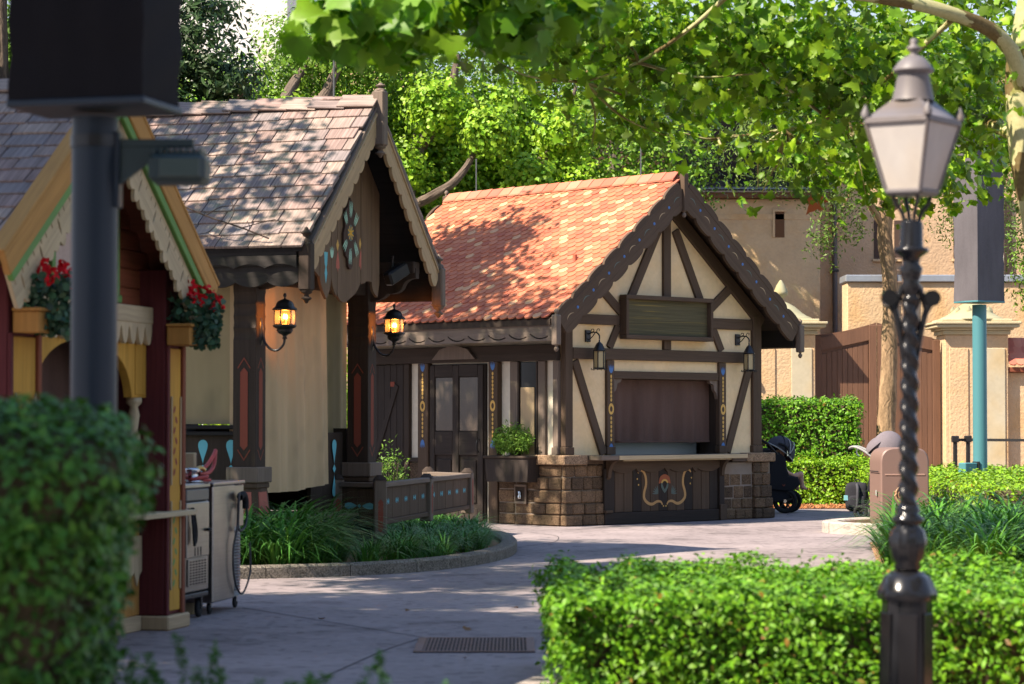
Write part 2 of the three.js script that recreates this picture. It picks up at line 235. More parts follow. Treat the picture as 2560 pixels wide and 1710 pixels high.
  for (const side of [0, 1]) {
    const c = Math.cos(ph), s = Math.sin(ph), X = V(0, 0, side ? -1 : 1), U = V(side ? -c : c, s, 0), N = V(side ? s : -s, c, 0), O = V(side ? 2 * RX - EX : EX, EY, 0);
    for (let r = 0; r < rowsN; r++) for (let k = 0; k < colsN + 1; k++) {
      const a = ZB + (k + (r % 2 ? .5 : 0)) * tw + tw / 2; if (a > ZF - .02) continue;
      const p = O.clone().addScaledVector(U, r * ex - .04).addScaledVector(N, .012 + rr(0, .006)).add(V(0, 0, a));
      const mt = bas(X, U, N).setPosition(p).multiply(new THREE.Matrix4().makeRotationX(-.085 + rr(-.008, .008))).multiply(new THREE.Matrix4().makeRotationZ(rr(-.012, .012)));
      const light = hash(k * 7 + r * 3, r * 5 + k, 77) < .15 && (r * 2 + k) % 3 !== 0, mi = light ? 5 : Math.floor(rnd() * 5); cand.push({ mt, mi, side, d: side ? 99 : (-a) + r * .0 });
    }
  }
  const vis = cand.filter(q => !q.side).sort((a, b) => a.d - b.d);
  vis.forEach((q, i) => { if (i < 300) { const t = M('tile', tgeo, m.tiles[q.mi], roof); t.applyMatrix4(q.mt); } else rest[q.mi].push(q.mt); }); cand.filter(q => q.side).forEach(q => rest[q.mi].push(q.mt));
  const rg = []; // remaining tiles in one mesh with material groups
  { const all = new THREE.Group(); rest.forEach((l, i) => { if (l.length) rg.push([merged(l.map(x => tgeo.clone().applyMatrix4(x))), m.tiles[i]]); }); const G = mergeGeometries(rg.map(x => x[0]), true); const o = M('tile_field', G, rg.map(x => x[1]), roof); o.userData.kind = 'stuff'; }
  for (let z = ZB + .12, i = 0; z < ZF - .05; z += .265, i++) { const cs = shape([[-.15, -.115], [-.14, -.105], [0, .02], [.14, -.105], [.15, -.115], [.15, -.09], [0, .045], [-.15, -.09]]); const t = M('ridge_tile', ext(cs, .30, 0, 'z').rotateX(rr(-.02, .0) - .03), m.tiles[(i * 7) % 5], roof, [RX, RY + .05, z - .1]); }
  M('lightning_rod', new THREE.CylinderGeometry(.012, .012, .62, 6), m.steel, roof, [RX, RY + .34, -4.45]); M('lightning_rod', new THREE.CylinderGeometry(.012, .012, .62, 6), m.steel, roof, [RX, RY + .34, -.62]);
  M('vent_pipe', new THREE.CylinderGeometry(.035, .035, .12, 12), m.tiles[3], roof, [.62, 4.08, -.38]);
  // fascia with carved edge
  for (const sd of [0, 1]) {
    const fs = new THREE.Shape(); fs.moveTo(0, 0); fs.lineTo(5.2, 0); fs.lineTo(5.2, .35); fs.lineTo(0, .35); fs.lineTo(0, 0); 
    for (let i = 0; i < 11; i++) { const x = .12 + i * .455, h = new THREE.Path(); h.moveTo(x, .075); h.quadraticCurveTo(x + .12, .03, x + .22, .05); h.quadraticCurveTo(x + .31, .07, x + .37, .115); h.lineTo(x + .385, .10); h.quadraticCurveTo(x + .31, .045, x + .22, .03); h.quadraticCurveTo(x + .12, .015, x, .055); h.lineTo(x, .075); fs.holes.push(h); const d = new THREE.Path(); d.absarc(x + .4, .318, .012, 0, 7, false); fs.holes.push(d); }
    const f = M('fascia_board', ext(fs, .045, 0, 'x').rotateY(sd ? -Math.PI / 2 : Math.PI / 2).translate(sd ? 2 * RX + .475 + .045 : -.475, 2.78, sd ? -4.95 : .25), m.timberGrey, roof);
    M('fascia_backing', bx(sd ? 5.13 : -.425, sd ? 5.16 : -.39, 2.80, 3.10, -4.95, .22, .004, 'z'), m.black, roof);
  }
  // barge boards front and back
  const BL = Math.hypot(2.70, 2.145), bph = Math.atan2(2.145, 2.70);
  for (const z of [.265, -5.22]) for (const sd of [1, -1]) {
    const S = bargeBoard(BL, .33, 8, .05);
    const b = M('barge_board', ext(S, .05, .005, 'x').rotateZ(bph).translate(-.37 - RX, 3.02, 0), m.timber, roof); b.geometry.scale(sd, 1, 1); if (sd < 0) { const ix = b.geometry.attributes.position; for (let i = 0; i < ix.count; i += 3) for (const at of ['position', 'uv', 'normal']) { const A = b.geometry.attributes[at], n = A.itemSize; for (let k = 0; k < n; k++) { const t = A.array[(i + 1) * n + k]; A.array[(i + 1) * n + k] = A.array[(i + 2) * n + k]; A.array[(i + 2) * n + k] = t; } } }
    b.position.set(RX, 0, z);
    const mold = M('moulding', cbox(BL, .035, .03, .006, 'x').translate(BL / 2, .115, .045).rotateZ(bph).translate(-.37 - RX, 3.02, 0), m.timber, b); if (sd < 0) { mold.rotation.y = Math.PI; mold.position.z = .09; }
    if (z > 0) for (let i = 1; i < 8; i++) { const s = i * BL / 8, x = -.37 + Math.cos(bph) * s - Math.sin(bph) * -.005, y = 3.02 + Math.sin(bph) * s; M('painted_disc', lathe([[0, .008], [.018, .006], [.024, 0]], 14).rotateX(Math.PI / 2), m.blue, b, [sd * (x - RX), y, .056]); }
    if (z > 0) for (let i = 0; i < 8; i++) { const s = (i + .5) * BL / 8, h = new THREE.Shape(); h.moveTo(-.1, -.03); h.quadraticCurveTo(0, .065, .1, -.03); h.quadraticCurveTo(0, .03, -.1, -.03); const q = M('painted_slot_light', flat(h).rotateZ(bph * sd), i % 2 ? m.sage : m.tan, b, [sd * (-.37 + Math.cos(bph) * s - RX), 3.02 + Math.sin(bph) * s + .01, .0565]); }  // flat crescents, painted to stand for lit wall seen through cut-outs
  }
  // end posts with finials
  for (const [x, y0, y1, z] of [[-.47, 2.71, 3.16, .30], [5.19, 2.71, 3.16, .30], [2.36, 4.86, 5.46, .30], [2.36, 4.86, 5.46, -5.2]]) {
    const p = M('finial_post', bx(x - .055, x + .055, y0, y1, z - .05, z + .06, .012), x > 0 && x < 3 ? m.timber : m.timberGrey, roof); const fin = lathe([[0, .1], [.02, .09], [.038, .06], [.03, .03], [.018, .018], [.03, 0]], 12);
    M('finial', fin, m.timberGrey, p, [x, y1, z + .005]); M('finial', fin.clone().rotateX(Math.PI), m.timberGrey, p, [x, y0, z + .005]);
  }
  // soffit rafters
  for (let z = .1; z > -4.9; z -= .62) for (const sd of [1, -1]) M('rafter_tail', cbox(.75, .1, .09, .006, 'x').rotateZ(ph * sd).translate(sd > 0 ? -.10 : 4.82, 3.24, z), m.timberDark, roof);
  // serving window
  const cur = (w, h, n, amp, seg = 60) => { const G = new THREE.PlaneGeometry(w, h, seg, 6), p = G.attributes.position; for (let i = 0; i < p.count; i++) { const x = p.getX(i), y = p.getY(i), f = .5 + (h / 2 - y) / h; p.setZ(i, amp * f * (Math.sin(x * n) + .6 * Math.sin(x * n * 2.3 + 1) + .4 * Math.sin(x * n * .53 + 2))); } G.computeVertexNormals(); const uv = G.attributes.uv; for (let i = 0; i < p.count; i++) uv.setXY(i, p.getX(i) + 3, p.getY(i) + 3); return G; };
  globalThis.curtainGeo = cur;
  const cg = cur(2.36, .97, 11, .02, 90); { const p = cg.attributes.position; for (let i = 0; i < p.count; i++) if (p.getY(i) < -.4) p.setY(i, p.getY(i) - .02 * Math.sin(p.getX(i) * 1.4 + .6)); }
  const curt = M('shop_curtain', cg, m.curtainBrown, K, [2.40, 1.745, -.27]); M('hem', bx(-1.18, 1.18, -.50, -.47, .005, .02, .004, 'x'), m.curtainBrown, curt);
  M('counter_inside', bx(1.16, 3.63, 1.0, 1.05, -.9, -.145, .004, 'x'), mat(col(.30, .33, .33), { roughness: .5 }), K); M('counter_backboard', bx(1.16, 3.63, 1.05, 1.30, -.62, -.58, .004, 'x'), mat(col(.30, .33, .33), { roughness: .5 }), K);
  const brk = new THREE.Shape(); brk.moveTo(0, 0); brk.lineTo(.2, 0); brk.quadraticCurveTo(.19, -.05, .13, -.06); brk.quadraticCurveTo(.09, -.065, .09, -.11); brk.quadraticCurveTo(.085, -.17, .03, -.2); brk.lineTo(0, -.3); brk.lineTo(0, 0);
  M('corner_bracket', ext(brk, .06), m.timberGrey, K, [1.18, 2.235, -.17]); { const b = M('corner_bracket', ext(brk, .06), m.timberGrey, K, [3.612, 2.235, -.11]); b.rotation.y = Math.PI; }
  M('window_jamb', bx(1.155, 1.175, 1.05, 2.23, -.5, -.165, .003), m.timberDark, K); M('window_jamb', bx(3.615, 3.635, 1.05, 2.23, -.5, -.165, .003), m.timberDark, K);
  const tulip = (x, y, s, up) => { const S = new THREE.Shape(); S.moveTo(0, 0); S.quadraticCurveTo(.05, .01, .055, .13); S.lineTo(.03, .07); S.lineTo(.018, .14); S.lineTo(0, .07); S.lineTo(-.018, .14); S.lineTo(-.03, .07); S.lineTo(-.055, .13); S.quadraticCurveTo(-.05, .01, 0, 0); const g = flat(S).scale(s, s * up, 1); if (up < 0) { const ix = g.index.array; for (let i = 0; i < ix.length; i += 3) [ix[i], ix[i + 1]] = [ix[i + 1], ix[i]]; } return g.translate(x, y, 0); };
  globalThis.tulip = tulip;
  const postPaint = (par, x, z, ry) => { // painted bead column with sunburst
    const gB = [], gG = []; gB.push(tulip(0, .52, 1, 1), tulip(0, -.56, 1, -1));
    for (let i = 0; i < 7; i++) gG.push(new THREE.CircleGeometry(.022, 10).scale(.9, 1.25, 1).translate(0, .47 - i * .06, 0)); for (let i = 0; i < 6; i++) gG.push(new THREE.CircleGeometry(.022, 10).scale(.9, 1.25, 1).translate(0, -.17 - i * .066, 0));
    gG.push(new THREE.RingGeometry(.035, .07, 20).scale(.85, 1.25, 1).translate(0, -.03, 0));
    const o = M('painted_motif', merged(gG), m.gold, par, [x, 1.8, z], [0, ry, 0]); M('painted_tulip', merged(gB), m.blue, o); return o;
  };
  postPaint(K, 1.093, -.0645, 0); postPaint(K, 3.697, -.0645, 0);
  // counter and planked front
  const ct = M('serving_counter', bx(.48, 3.84, .99, 1.06, -.1, .32, .006, 'x'), m.timberGrey, K); M('counter_edge', bx(.86, 3.84, .992, 1.058, .3215, .335, .004, 'x'), m.cream, ct); M('counter_batten', bx(1.0, 3.5, .972, .989, .26, .29, .003, 'x'), m.cream, ct);
  const cf = M('counter_front', bx(.82, 3.56, .0, .985, -.08, .03, .004), m.timberDark, K);
  for (let i = 0; i < 13; i++) M('plank', bx(.86 + i * .198, .86 + i * .198 + .192, .185, .98, .03, .048 + rr(0, .004), .006), i % 3 ? m.timber : m.doorDark, cf);
  M('skirting', bx(.80, 3.44, .006, .183, .03, .085, .008, 'x'), m.doorDark, cf); M('end_post', bx(3.44, 3.56, .006, .86, .03, .085, .008), m.doorDark, cf); M('post_shoe', bx(3.425, 3.58, .006, .26, .086, .12, .006), m.timber, cf); M('post_shoe', bx(.79, .94, .184, .225, .049, .12, .006), m.timber, cf); M('end_post', bx(.80, .86, .226, .86, .03, .075, .006), m.doorDark, cf);
  const val = new THREE.Shape(); val.moveTo(0, 0); val.lineTo(0, .12); val.lineTo(2.6, .12); val.lineTo(2.6, 0); for (let i = 0; i < 4; i++) { const x = 2.6 - i * .65; val.quadraticCurveTo(x - .25, -.13, x - .53, -.02); val.lineTo(x - .57, -.07); val.quadraticCurveTo(x - .62, -.05, x - .65, 0); }
  M('valance', ext(val, .025, .003, 'x').translate(.85, .855, .053), m.timber, cf);
  const cb = new THREE.Shape(); cb.moveTo(0, 0); cb.lineTo(.24, 0); cb.quadraticCurveTo(.06, -.03, .05, -.26); cb.lineTo(0, -.3); cb.lineTo(0, 0);
  for (const x of [.875, 3.49]) M('counter_bracket', ext(cb, .07).rotateY(-Math.PI / 2).translate(x + .035, .985, .06), m.timber, K);
  { // painted scrolls on the planks
    const Z = .0565; const cx = 2.17, cy = .55; const sc = [[-.43, .23], [-.40, .27], [-.35, .26], [-.31, .18], [-.30, .05], [-.33, -.07], [-.33, -.16], [-.27, -.235], [-.2, -.255], [-.12, -.215], [-.06, -.225], [-.035, -.27]];
    for (const s of [1, -1]) { const P = new THREE.CatmullRomCurve3(sc.map(q => V(q[0] * 1.42 * s, q[1], 0))).getPoints(50), pos = [], idx = []; P.forEach((p, i) => { const t = P[Math.min(50, i + 1)].clone().sub(P[Math.max(0, i - 1)]).normalize(), w = .013 + .012 * Math.sin(i / 50 * Math.PI); pos.push(p.x - t.y * w, p.y + t.x * w, 0, p.x + t.y * w, p.y - t.x * w, 0); if (i) idx.push(i * 2 - 2, i * 2 - 1, i * 2, i * 2 - 1, i * 2 + 1, i * 2); }); const G = new THREE.BufferGeometry(); G.setAttribute('position', new THREE.Float32BufferAttribute(pos, 3)); G.setIndex(idx); G.computeVertexNormals(); const o = M('painted_scroll', G, mat(col(.5, .29, .12), { side: THREE.DoubleSide }), cf, [cx, cy, Z]); for (const [a, b] of [[-.44, .14], [-.42, .05], [-.02, -.29]]) M('painted_dot', disc(.014), m.gold, o, [a * 1.42 * s, b, .0005]);
      const lf = []; for (let i = 0; i < 5; i++) { const S = new THREE.Shape(); S.moveTo(0, 0); S.quadraticCurveTo(.03, .07, 0, .14); S.quadraticCurveTo(-.015, .07, 0, 0); lf.push(flat(S).rotateZ(-s * (.2 + i * .33)).translate(s * .15, -.1, 0)); } M('painted_leaf', merged(lf), m.sage, cf, [cx, cy, Z]); }
    const fl = new THREE.Shape(); fl.moveTo(-.17, .07); fl.quadraticCurveTo(-.16, .17, -.12, .2); fl.quadraticCurveTo(0, .28, .12, .2); fl.quadraticCurveTo(.16, .17, .17, .07); fl.quadraticCurveTo(.1, .07, .07, .12); fl.quadraticCurveTo(0, .14, -.07, .12); fl.quadraticCurveTo(-.1, .07, -.17, .07); const pf = M('painted_flower', flat(fl).scale(.8, .85, 1), m.coral, cf, [cx, cy, Z]); M('painted_calyx', new THREE.RingGeometry(.06, .09, 16, 1, .4, 2.35).translate(0, .04, .0006), m.gold, pf);
    const st = new THREE.Shape(); st.moveTo(0, -.09); st.quadraticCurveTo(.13, .02, .06, .09); st.quadraticCurveTo(.05, .02, 0, -.03); st.quadraticCurveTo(-.05, .02, -.06, .09); st.quadraticCurveTo(-.13, .02, 0, -.09); M('painted_stem', flat(st), m.sage, pf, [0, 0, .0003]);
  }
  // blank sign board
  const sg = M('sign_board', bx(1.37, 3.28, 2.92, 3.47, -.1, -.03, .004, 'y'), mat(col(1, 1, 1), { map: T.sign, roughness: .7 }), K);
  for (const q of [[1.31, 3.335, 3.468, 3.535], [1.31, 3.335, 2.85, 2.918]]) M('sign_frame', bx(q[0], q[1], q[2], q[3], -.1, .06, .008, 'x'), m.timber, sg); for (const q of [[1.31, 1.372], [3.275, 3.335]]) M('sign_frame', bx(q[0], q[1], 2.919, 3.467, -.1, .058, .008), m.timber, sg);
  // side wall facing left: posts, window, door, planter
  const sw = (n, v0, v1, y0, y1, x, mt = m.timber, par = K, g = 'y') => M(n, bx(x, .11, y0, y1, -v1, -v0, .007, g), mt, par);
  sw('wall_post', .165, .275, 1.19, 2.5, .03, m.timberGrey); sw('post_foot', .16, .29, 1.075, 1.19, .015, m.timberGrey); sw('wall_post', .455, .61, .93, 2.5, .045, m.timberGrey); sw('wall_post', 1.05, 1.225, .93, 2.5, .045, m.timberGrey); sw('wall_post', 1.455, 1.66, .005, 2.5, .0, m.timber); sw('wall_post', 3.06, 3.30, .005, 2.5, .0, m.timber); sw('wall_post', 3.55, 3.68, .005, 2.5, .03, m.timberDark);
  sw('wall_plate', .17, 4.88, 2.505, 2.75, -.01, m.timberDark, K, 'z'); sw('sill_beam', .3, 1.45, .93, 1.0, .0, m.timberDark, K, 'z'); sw('mid_rail', 3.32, 3.55, .93, 1.0, .03, m.timberDark, K, 'z'); sw('plinth_panel', 3.30, 3.56, 0.005, .92, .055, m.stones[2]);
  for (const v of [1.557, 3.18]) postPaint(K, -.0035, -v, -Math.PI / 2).position.y = 1.85;
  const win = sw('side_window', .62, 1.04, 1.01, 2.49, .07, mat(col(.02, .02, .02), { roughness: .15 })); M('window_blind', bx(.058, .066, 1.05, 2.1, -1.0, -.7, .002), m.canvas, win); for (const v of [.617, 1.02]) M('window_frame', bx(.04, .075, 1.005, 2.495, -v - .035, -v, .004), m.timberDark, win);
  const door = sw('door', 1.78, 3.04, .02, 2.48, .05, m.doorDark);
  for (const [a, b] of [[1.80, 1.92], [2.36, 2.50], [2.92, 3.03]]) M('door_stile', bx(.015, .05, .03, 2.46, -b, -a, .006), m.doorDark, door); for (const [a, b] of [[.03, .22], [1.05, 1.42], [2.28, 2.47]]) for (const [c, d] of [[1.925, 2.355], [2.505, 2.915]]) M('door_rail', bx(.0165, .05, a, b, -d, -c, .006, 'z'), m.doorDark, door);
  for (const [a, b] of [[1.93, 2.35], [2.51, 2.91]]) { M('door_pane', bx(.035, .045, 1.43, 2.27, -b, -a, .003), mat(col(.10, .075, .06), { roughness: .12, map: T.cloth }), door); M('door_panel', bx(.028, .05, .30, .98, -b + .04, -a - .04, .012), m.doorDark, door); }
  M('door_handle', tube([[-.005, 1.1, -1.86], [-.05, 1.13, -1.86], [-.05, 1.27, -1.86], [-.005, 1.30, -1.86]], .01, 16), m.iron, door);
  const sd = sw('plank_shutter', 3.70, 4.80, .3, 2.5, .06, m.doorDark); for (let i = 0; i < 7; i++) M('plank', bx(.045, .06, .31, 2.49, -3.705 - i * .155 - .15, -3.705 - i * .155, .006), m.doorDark, sd); M('shutter_brace', cbox(.02, 2.0, .1, .004).rotateX(.42).translate(.033, 1.25, -4.25), m.doorDark, sd); M('notice_plate', bx(.03, .044, 2.14, 2.22, -4.0, -3.9, .002), m.rust, sd);
  const ub = shape([[0, 0], [1.0, 0], [.82, .16], [.6, .21], [.4, .21], [.18, .16]]); M('eave_bracket', ext(ub, .06).rotateY(Math.PI / 2).translate(-.06, 2.55, -1.9), m.timberGrey, K);
  const ft = M('wall_niche', bx(-.02, .02, .36, .58, -1.02, -.82, .006), m.timberDark, K); for (const q of [[.32, .36, -1.05, -.79], [.58, .62, -1.05, -.79]]) M('niche_frame', bx(-.035, .0, q[0], q[1], q[2], q[3], .005, 'z'), m.timberGrey, ft); for (const q of [[-1.05, -1.02], [-.82, -.79]]) M('niche_frame', bx(-.0345, .0, .361, .579, q[0], q[1], .005), m.timberGrey, ft); M('niche_valve', lathe([[0, .12], [.03, .11], [.02, .06], [.035, .04], [.03, 0]], 12).translate(-.035, .4, -.92), m.chrome, ft);
  globalThis.K3 = K;
}
// hanging wrought lanterns on the stall gable
function wroughtLantern(label, x, y) {
  const p = V(x, y, -.12).applyAxisAngle(V(0, 1, 0), R(44)).add(V(.783, 0, -37.305));
  const g = thing('wall_lantern', label, 'lantern', [p.x, p.y, p.z], R(44), 'wrought lanterns on the timbered gable');
  M('wall_plate', bx(-.055, .055, -.09, .09, 0, .03, .006), m.iron, g);
  const sc = [tube([[0, .03, .03], [0, .05, .1], [0, .05, .2], [0, .0, .26], [0, -.05, .26]], .011, 24), tube([[0, -.06, .03], [0, -.02, .1], [0, .045, .17]], .008, 16), tube([[0, .05, .08], [0, .1, .1], [0, .1, .14], [0, .07, .14], [0, .07, .115]], .006, 20), tube([[0, .05, .2], [0, .1, .22], [0, .1, .26], [0, .07, .255]], .006, 20)];
  M('scroll_bracket', merged(sc), m.iron, g);
  const b = new THREE.Group(); b.name = 'lantern_body'; b.position.set(0, 0, .26); g.add(b);
  M('lantern_roof', lathe([[0, -.05], [.012, -.06], [.012, -.09], [.045, -.12], [.1, -.22], [.105, -.235], [.0, -.235]], 6), m.iron, b);
  for (let i = 0; i < 6; i++) { const a = i / 6 * Math.PI * 2 ; M('lantern_bar', cbox(.014, .26, .014, .002).translate(Math.sin(a) * .088, -.365, Math.cos(a) * .088), m.iron, b); const c = (i + .5) / 6 * Math.PI * 2; const pn = M('lantern_pane', new THREE.PlaneGeometry(.075, .25), mat(col(.42, .33, .17), { roughness: .2, side: THREE.DoubleSide }), b, [Math.sin(c) * .074, -.365, Math.cos(c) * .074]); pn.rotation.y = c; const d = M('lantern_scroll', tube([[0, 0, 0], [0, -.025, .012], [0, -.03, .035], [0, -.012, .04], [0, -.008, .028]], .006, 14), m.iron, b, [Math.sin(a) * .09, -.49, Math.cos(a) * .09]); d.rotation.y = a; }
  M('lantern_base', lathe([[0, -.52], [.06, -.515], [.1, -.495], [.095, -.485], [0, -.485]], 6), m.iron, b);
  return g;
}
wroughtLantern('black wrought lantern hanging left of the blank sign on the timbered gable', .62, 2.88); wroughtLantern('black wrought lantern hanging right of the blank sign by the corner post', 4.10, 2.90);
// ---------------------------------------------------------------- shingle field on a slope: rows of separate shingles
function shingleSlope(par, O, U, N, X, len, rise, exposure, wMin, wMax, cap = 999, lenS = .42) {
  const rows = Math.ceil(rise / exposure), geos = {}; let n = 0; const B = new THREE.Matrix4().makeBasis(X, U, N);
  for (let r = 0; r < rows; r++) {
    let a = -rr(0, .15);
    while (a < len) {
      const w = rr(wMin, wMax), key = Math.round(w * 40); const a0 = Math.max(a, 0), a1 = Math.min(a + w, len); const W = a1 - a0; a += w; if (W < .05) continue;
      const L2 = Math.min(lenS, rise - r * exposure + .08);
      const g = W === w ? (geos[key + '_' + (r === rows - 1 ? r : 0)] ??= cbox(key / 40 - .012, L2, .032, .004, "y").translate(0, L2 / 2, .012)) : cbox(W - .012, L2, .032, .004, "y").translate(0, L2 / 2, .012);
      const t = M('shingle', g, pick(m.shingles), par); const p = O.clone().addScaledVector(X, (a0 + a1) / 2).addScaledVector(U, r * exposure - .05 + rr(-.012, .012)).addScaledVector(N, .012);
      t.applyMatrix4(B.clone().setPosition(p).multiply(new THREE.Matrix4().makeRotationX(-.075 + rr(-.014, .006))).multiply(new THREE.Matrix4().makeRotationZ(rr(-.008, .008))));
      if (++n >= cap) return n;
    }
  }
  return n;
}
// ---------------------------------------------------------------- dark stall with shake roof, gable to the right
{
  const K = thing('shake_roof_stall', 'dark timber stall with weathered shake roof, curtained sides and carved pale bargeboards', 'stall', [-2.218, 0, -26.5], R(71));
  const RX = 2.0, RY = 5.26, EX = -.08, EY = 3.47, LEN = 5.2; const roof = new THREE.Group(); roof.name = 'roof'; K.add(roof);
  const ph = Math.atan2(RY - EY, RX - EX), SL = Math.hypot(RX - EX, RY - EY), c = Math.cos(ph), s = Math.sin(ph);
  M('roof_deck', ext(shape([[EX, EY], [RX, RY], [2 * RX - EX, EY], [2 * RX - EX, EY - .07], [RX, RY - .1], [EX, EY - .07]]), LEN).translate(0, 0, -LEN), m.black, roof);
  shingleSlope(roof, V(EX, EY, 0.03), V(c, s, 0), V(-s, c, 0), V(0, 0, -1).negate(), 0.001, SL, .235, .2, .34); 
  shingleSlope(roof, V(EX, EY, -LEN), V(c, s, 0), V(-s, c, 0), V(0, 0, 1), LEN + .03, SL, .222, .24, .43, 300);
  shingleSlope(roof, V(2 * RX - EX, EY, .03), V(-c, s, 0), V(s, c, 0), V(0, 0, -1), .9, SL, .222, .24, .43);
  M('shingle_field', bx(0, LEN - .9, 0, SL, 0, .03, .004).applyMatrix4(new THREE.Matrix4().makeBasis(V(0, 0, -1), V(-c, s, 0), V(s, c, 0)).setPosition(2 * RX - EX, EY, -.88)), m.shingles[1], roof).userData.kind = 'stuff';
  for (let z = .02, i = 0; z > -LEN; z -= .36, i++) for (const sd of [1, -1]) { const t = M('ridge_shingle', cbox(.24, .022, .46, .004, 'z').translate(.11 , 0, 0), m.shingles[(i + (sd > 0 ? 0 : 2)) % 5], roof); t.position.set(RX + .0 * sd, RY + .06 + rr(0, .015), z - .2); t.rotation.set(.05 + rr(-.02, .03), sd > 0 ? Math.PI : 0, 0, 'YXZ'); if (sd > 0) { t.rotation.x *= -1; } t.rotateZ(-ph * .95); }
  M('lightning_rod', new THREE.CylinderGeometry(.012, .012, .5, 6), m.steel, roof, [RX, RY + .28, -.52]);
  // fascia: plain board over scalloped board
  const fz = LEN - .06; M('fascia_board', bx(-.07, -.03, 3.25, 3.50, -LEN, -.07, .006, 'z'), m.fasciaDark ??= wood(col(.042, .037, .034)), roof);
  const sc = new THREE.Shape(); sc.moveTo(0, .28); for (let i = 0; i < 14; i++) { const x = i * .37; sc.lineTo(x, .05); sc.quadraticCurveTo(x + .185, -.055, x + .37, .05); } sc.lineTo(5.18, .28);
  M('scalloped_fascia', ext(sc, .03, .003, 'x').rotateY(Math.PI / 2).translate(-.03, 3.03, -.06), m.fasciaDark, roof);
  const sc2 = new THREE.Shape(); sc2.moveTo(0, .12); for (let i = 0; i < 14; i++) { const x = i * .37; sc2.lineTo(x, -.015); sc2.quadraticCurveTo(x + .185, .075, x + .37, -.015); } sc2.lineTo(5.18, .12);
  M('fascia_scallop', ext(sc2, .02, .002, 'x').rotateY(Math.PI / 2).translate(-.085, 3.24, -.06), m.fasciaDark, roof);
  M('fascia_board', bx(4.03, 4.07, 3.05, 3.48, -LEN, -.07, .006, 'z'), m.timberDark, roof);
  // bargeboards: carved pale board with a thin brown edge
  const bl = Math.hypot(1.9, 1.72) + .04, bp = Math.atan2(1.72, 1.9);
  for (const sd of [1, -1]) {
    const b = new THREE.Shape(); b.moveTo(0, -.05); const n = 12, st = bl / n; for (let i = 0; i < n; i++) { const x = i * st; b.quadraticCurveTo(x + st * .15, -.125, x + st * .6, -.11); b.quadraticCurveTo(x + st * .9, -.10, x + st, -.05 - .02 * (i % 2)); } b.lineTo(bl + .12, .16); b.lineTo(.0, .16); b.lineTo(0, -.05);
    for (let i = 0; i < n; i++) { const h = new THREE.Path(); const x = (i + .45) * st; h.moveTo(x - .025, .075); h.quadraticCurveTo(x, .092, x + .03, .08); h.quadraticCurveTo(x, .078, x - .025, .075); b.holes.push(h); }
    const place = (g) => { g.rotateZ(bp).translate(.1, 3.27, 0); if (sd < 0) { g.scale(-1, 1, 1).translate(2 * RX, 0, 0); const A = g.attributes; for (let i = 0; i < A.position.count; i += 3) for (const q of ['position', 'normal', 'uv']) { const k = A[q].itemSize; for (let j = 0; j < k; j++) { const t = A[q].array[(i + 1) * k + j]; A[q].array[(i + 1) * k + j] = A[q].array[(i + 2) * k + j]; A[q].array[(i + 2) * k + j] = t; } } g.computeVertexNormals(); } return g; };
    const bb = M('barge_board', place(ext(b, .035, .003, 'x').translate(0, 0, .0)), m.tan, roof); M('barge_cap', place(cbox(bl + .16, .035, .07, .006, 'x').translate((bl + .16) / 2 - .02, .17, .012)), m.timberGrey, bb); M('barge_fillet', place(cbox(bl + .1, .025, .02, .004, 'x').translate(bl / 2, .125, .045)), m.tan, bb);
  }
  const fin = lathe([[0, .17], [.018, .16], [.03, .13], [.055, .11], [.06, .095], [.03, .075], [.025, .05], [.06, .03], [.065, 0]], 14);
  for (const [x, y0, y1, z, mt] of [[0, 2.98, 3.50, 0.02, m.timberDark], [4.0, 2.98, 3.46, .02, m.timberGrey], [2.0, 4.74, 5.38, .06, m.timberGrey]]) { const p = M('corner_post', bx(x - .07, x + .07, y0, y1, z - .07, z + .07, .018), mt, roof); M('finial', x === 2 ? fin.clone().scale(1, .55, 1) : fin, mt, p, [x, y1, z]); M('finial', fin.clone().rotateX(Math.PI).scale(1, .8, 1), mt, p, [x, y0, z]); }
  // ornamental boards in the gable
  const gb = new THREE.Group(); gb.name = 'gable_panel'; gb.position.set(0, 0, -.36); K.add(gb);
  const topAt = u => 3.42 + (RY - 3.5) * (1 - Math.abs(u - RX) / 1.95) - .06;
  const boards = [[1.16, 1.48, 'leaf'], [1.49, 1.66, 'l'], [1.665, 2.035, 'round'], [2.04, 2.36, 'r'], [2.365, 2.69, 'flat'], [2.70, 2.93, 'leaf2'], [.92, 1.15, 'short']];
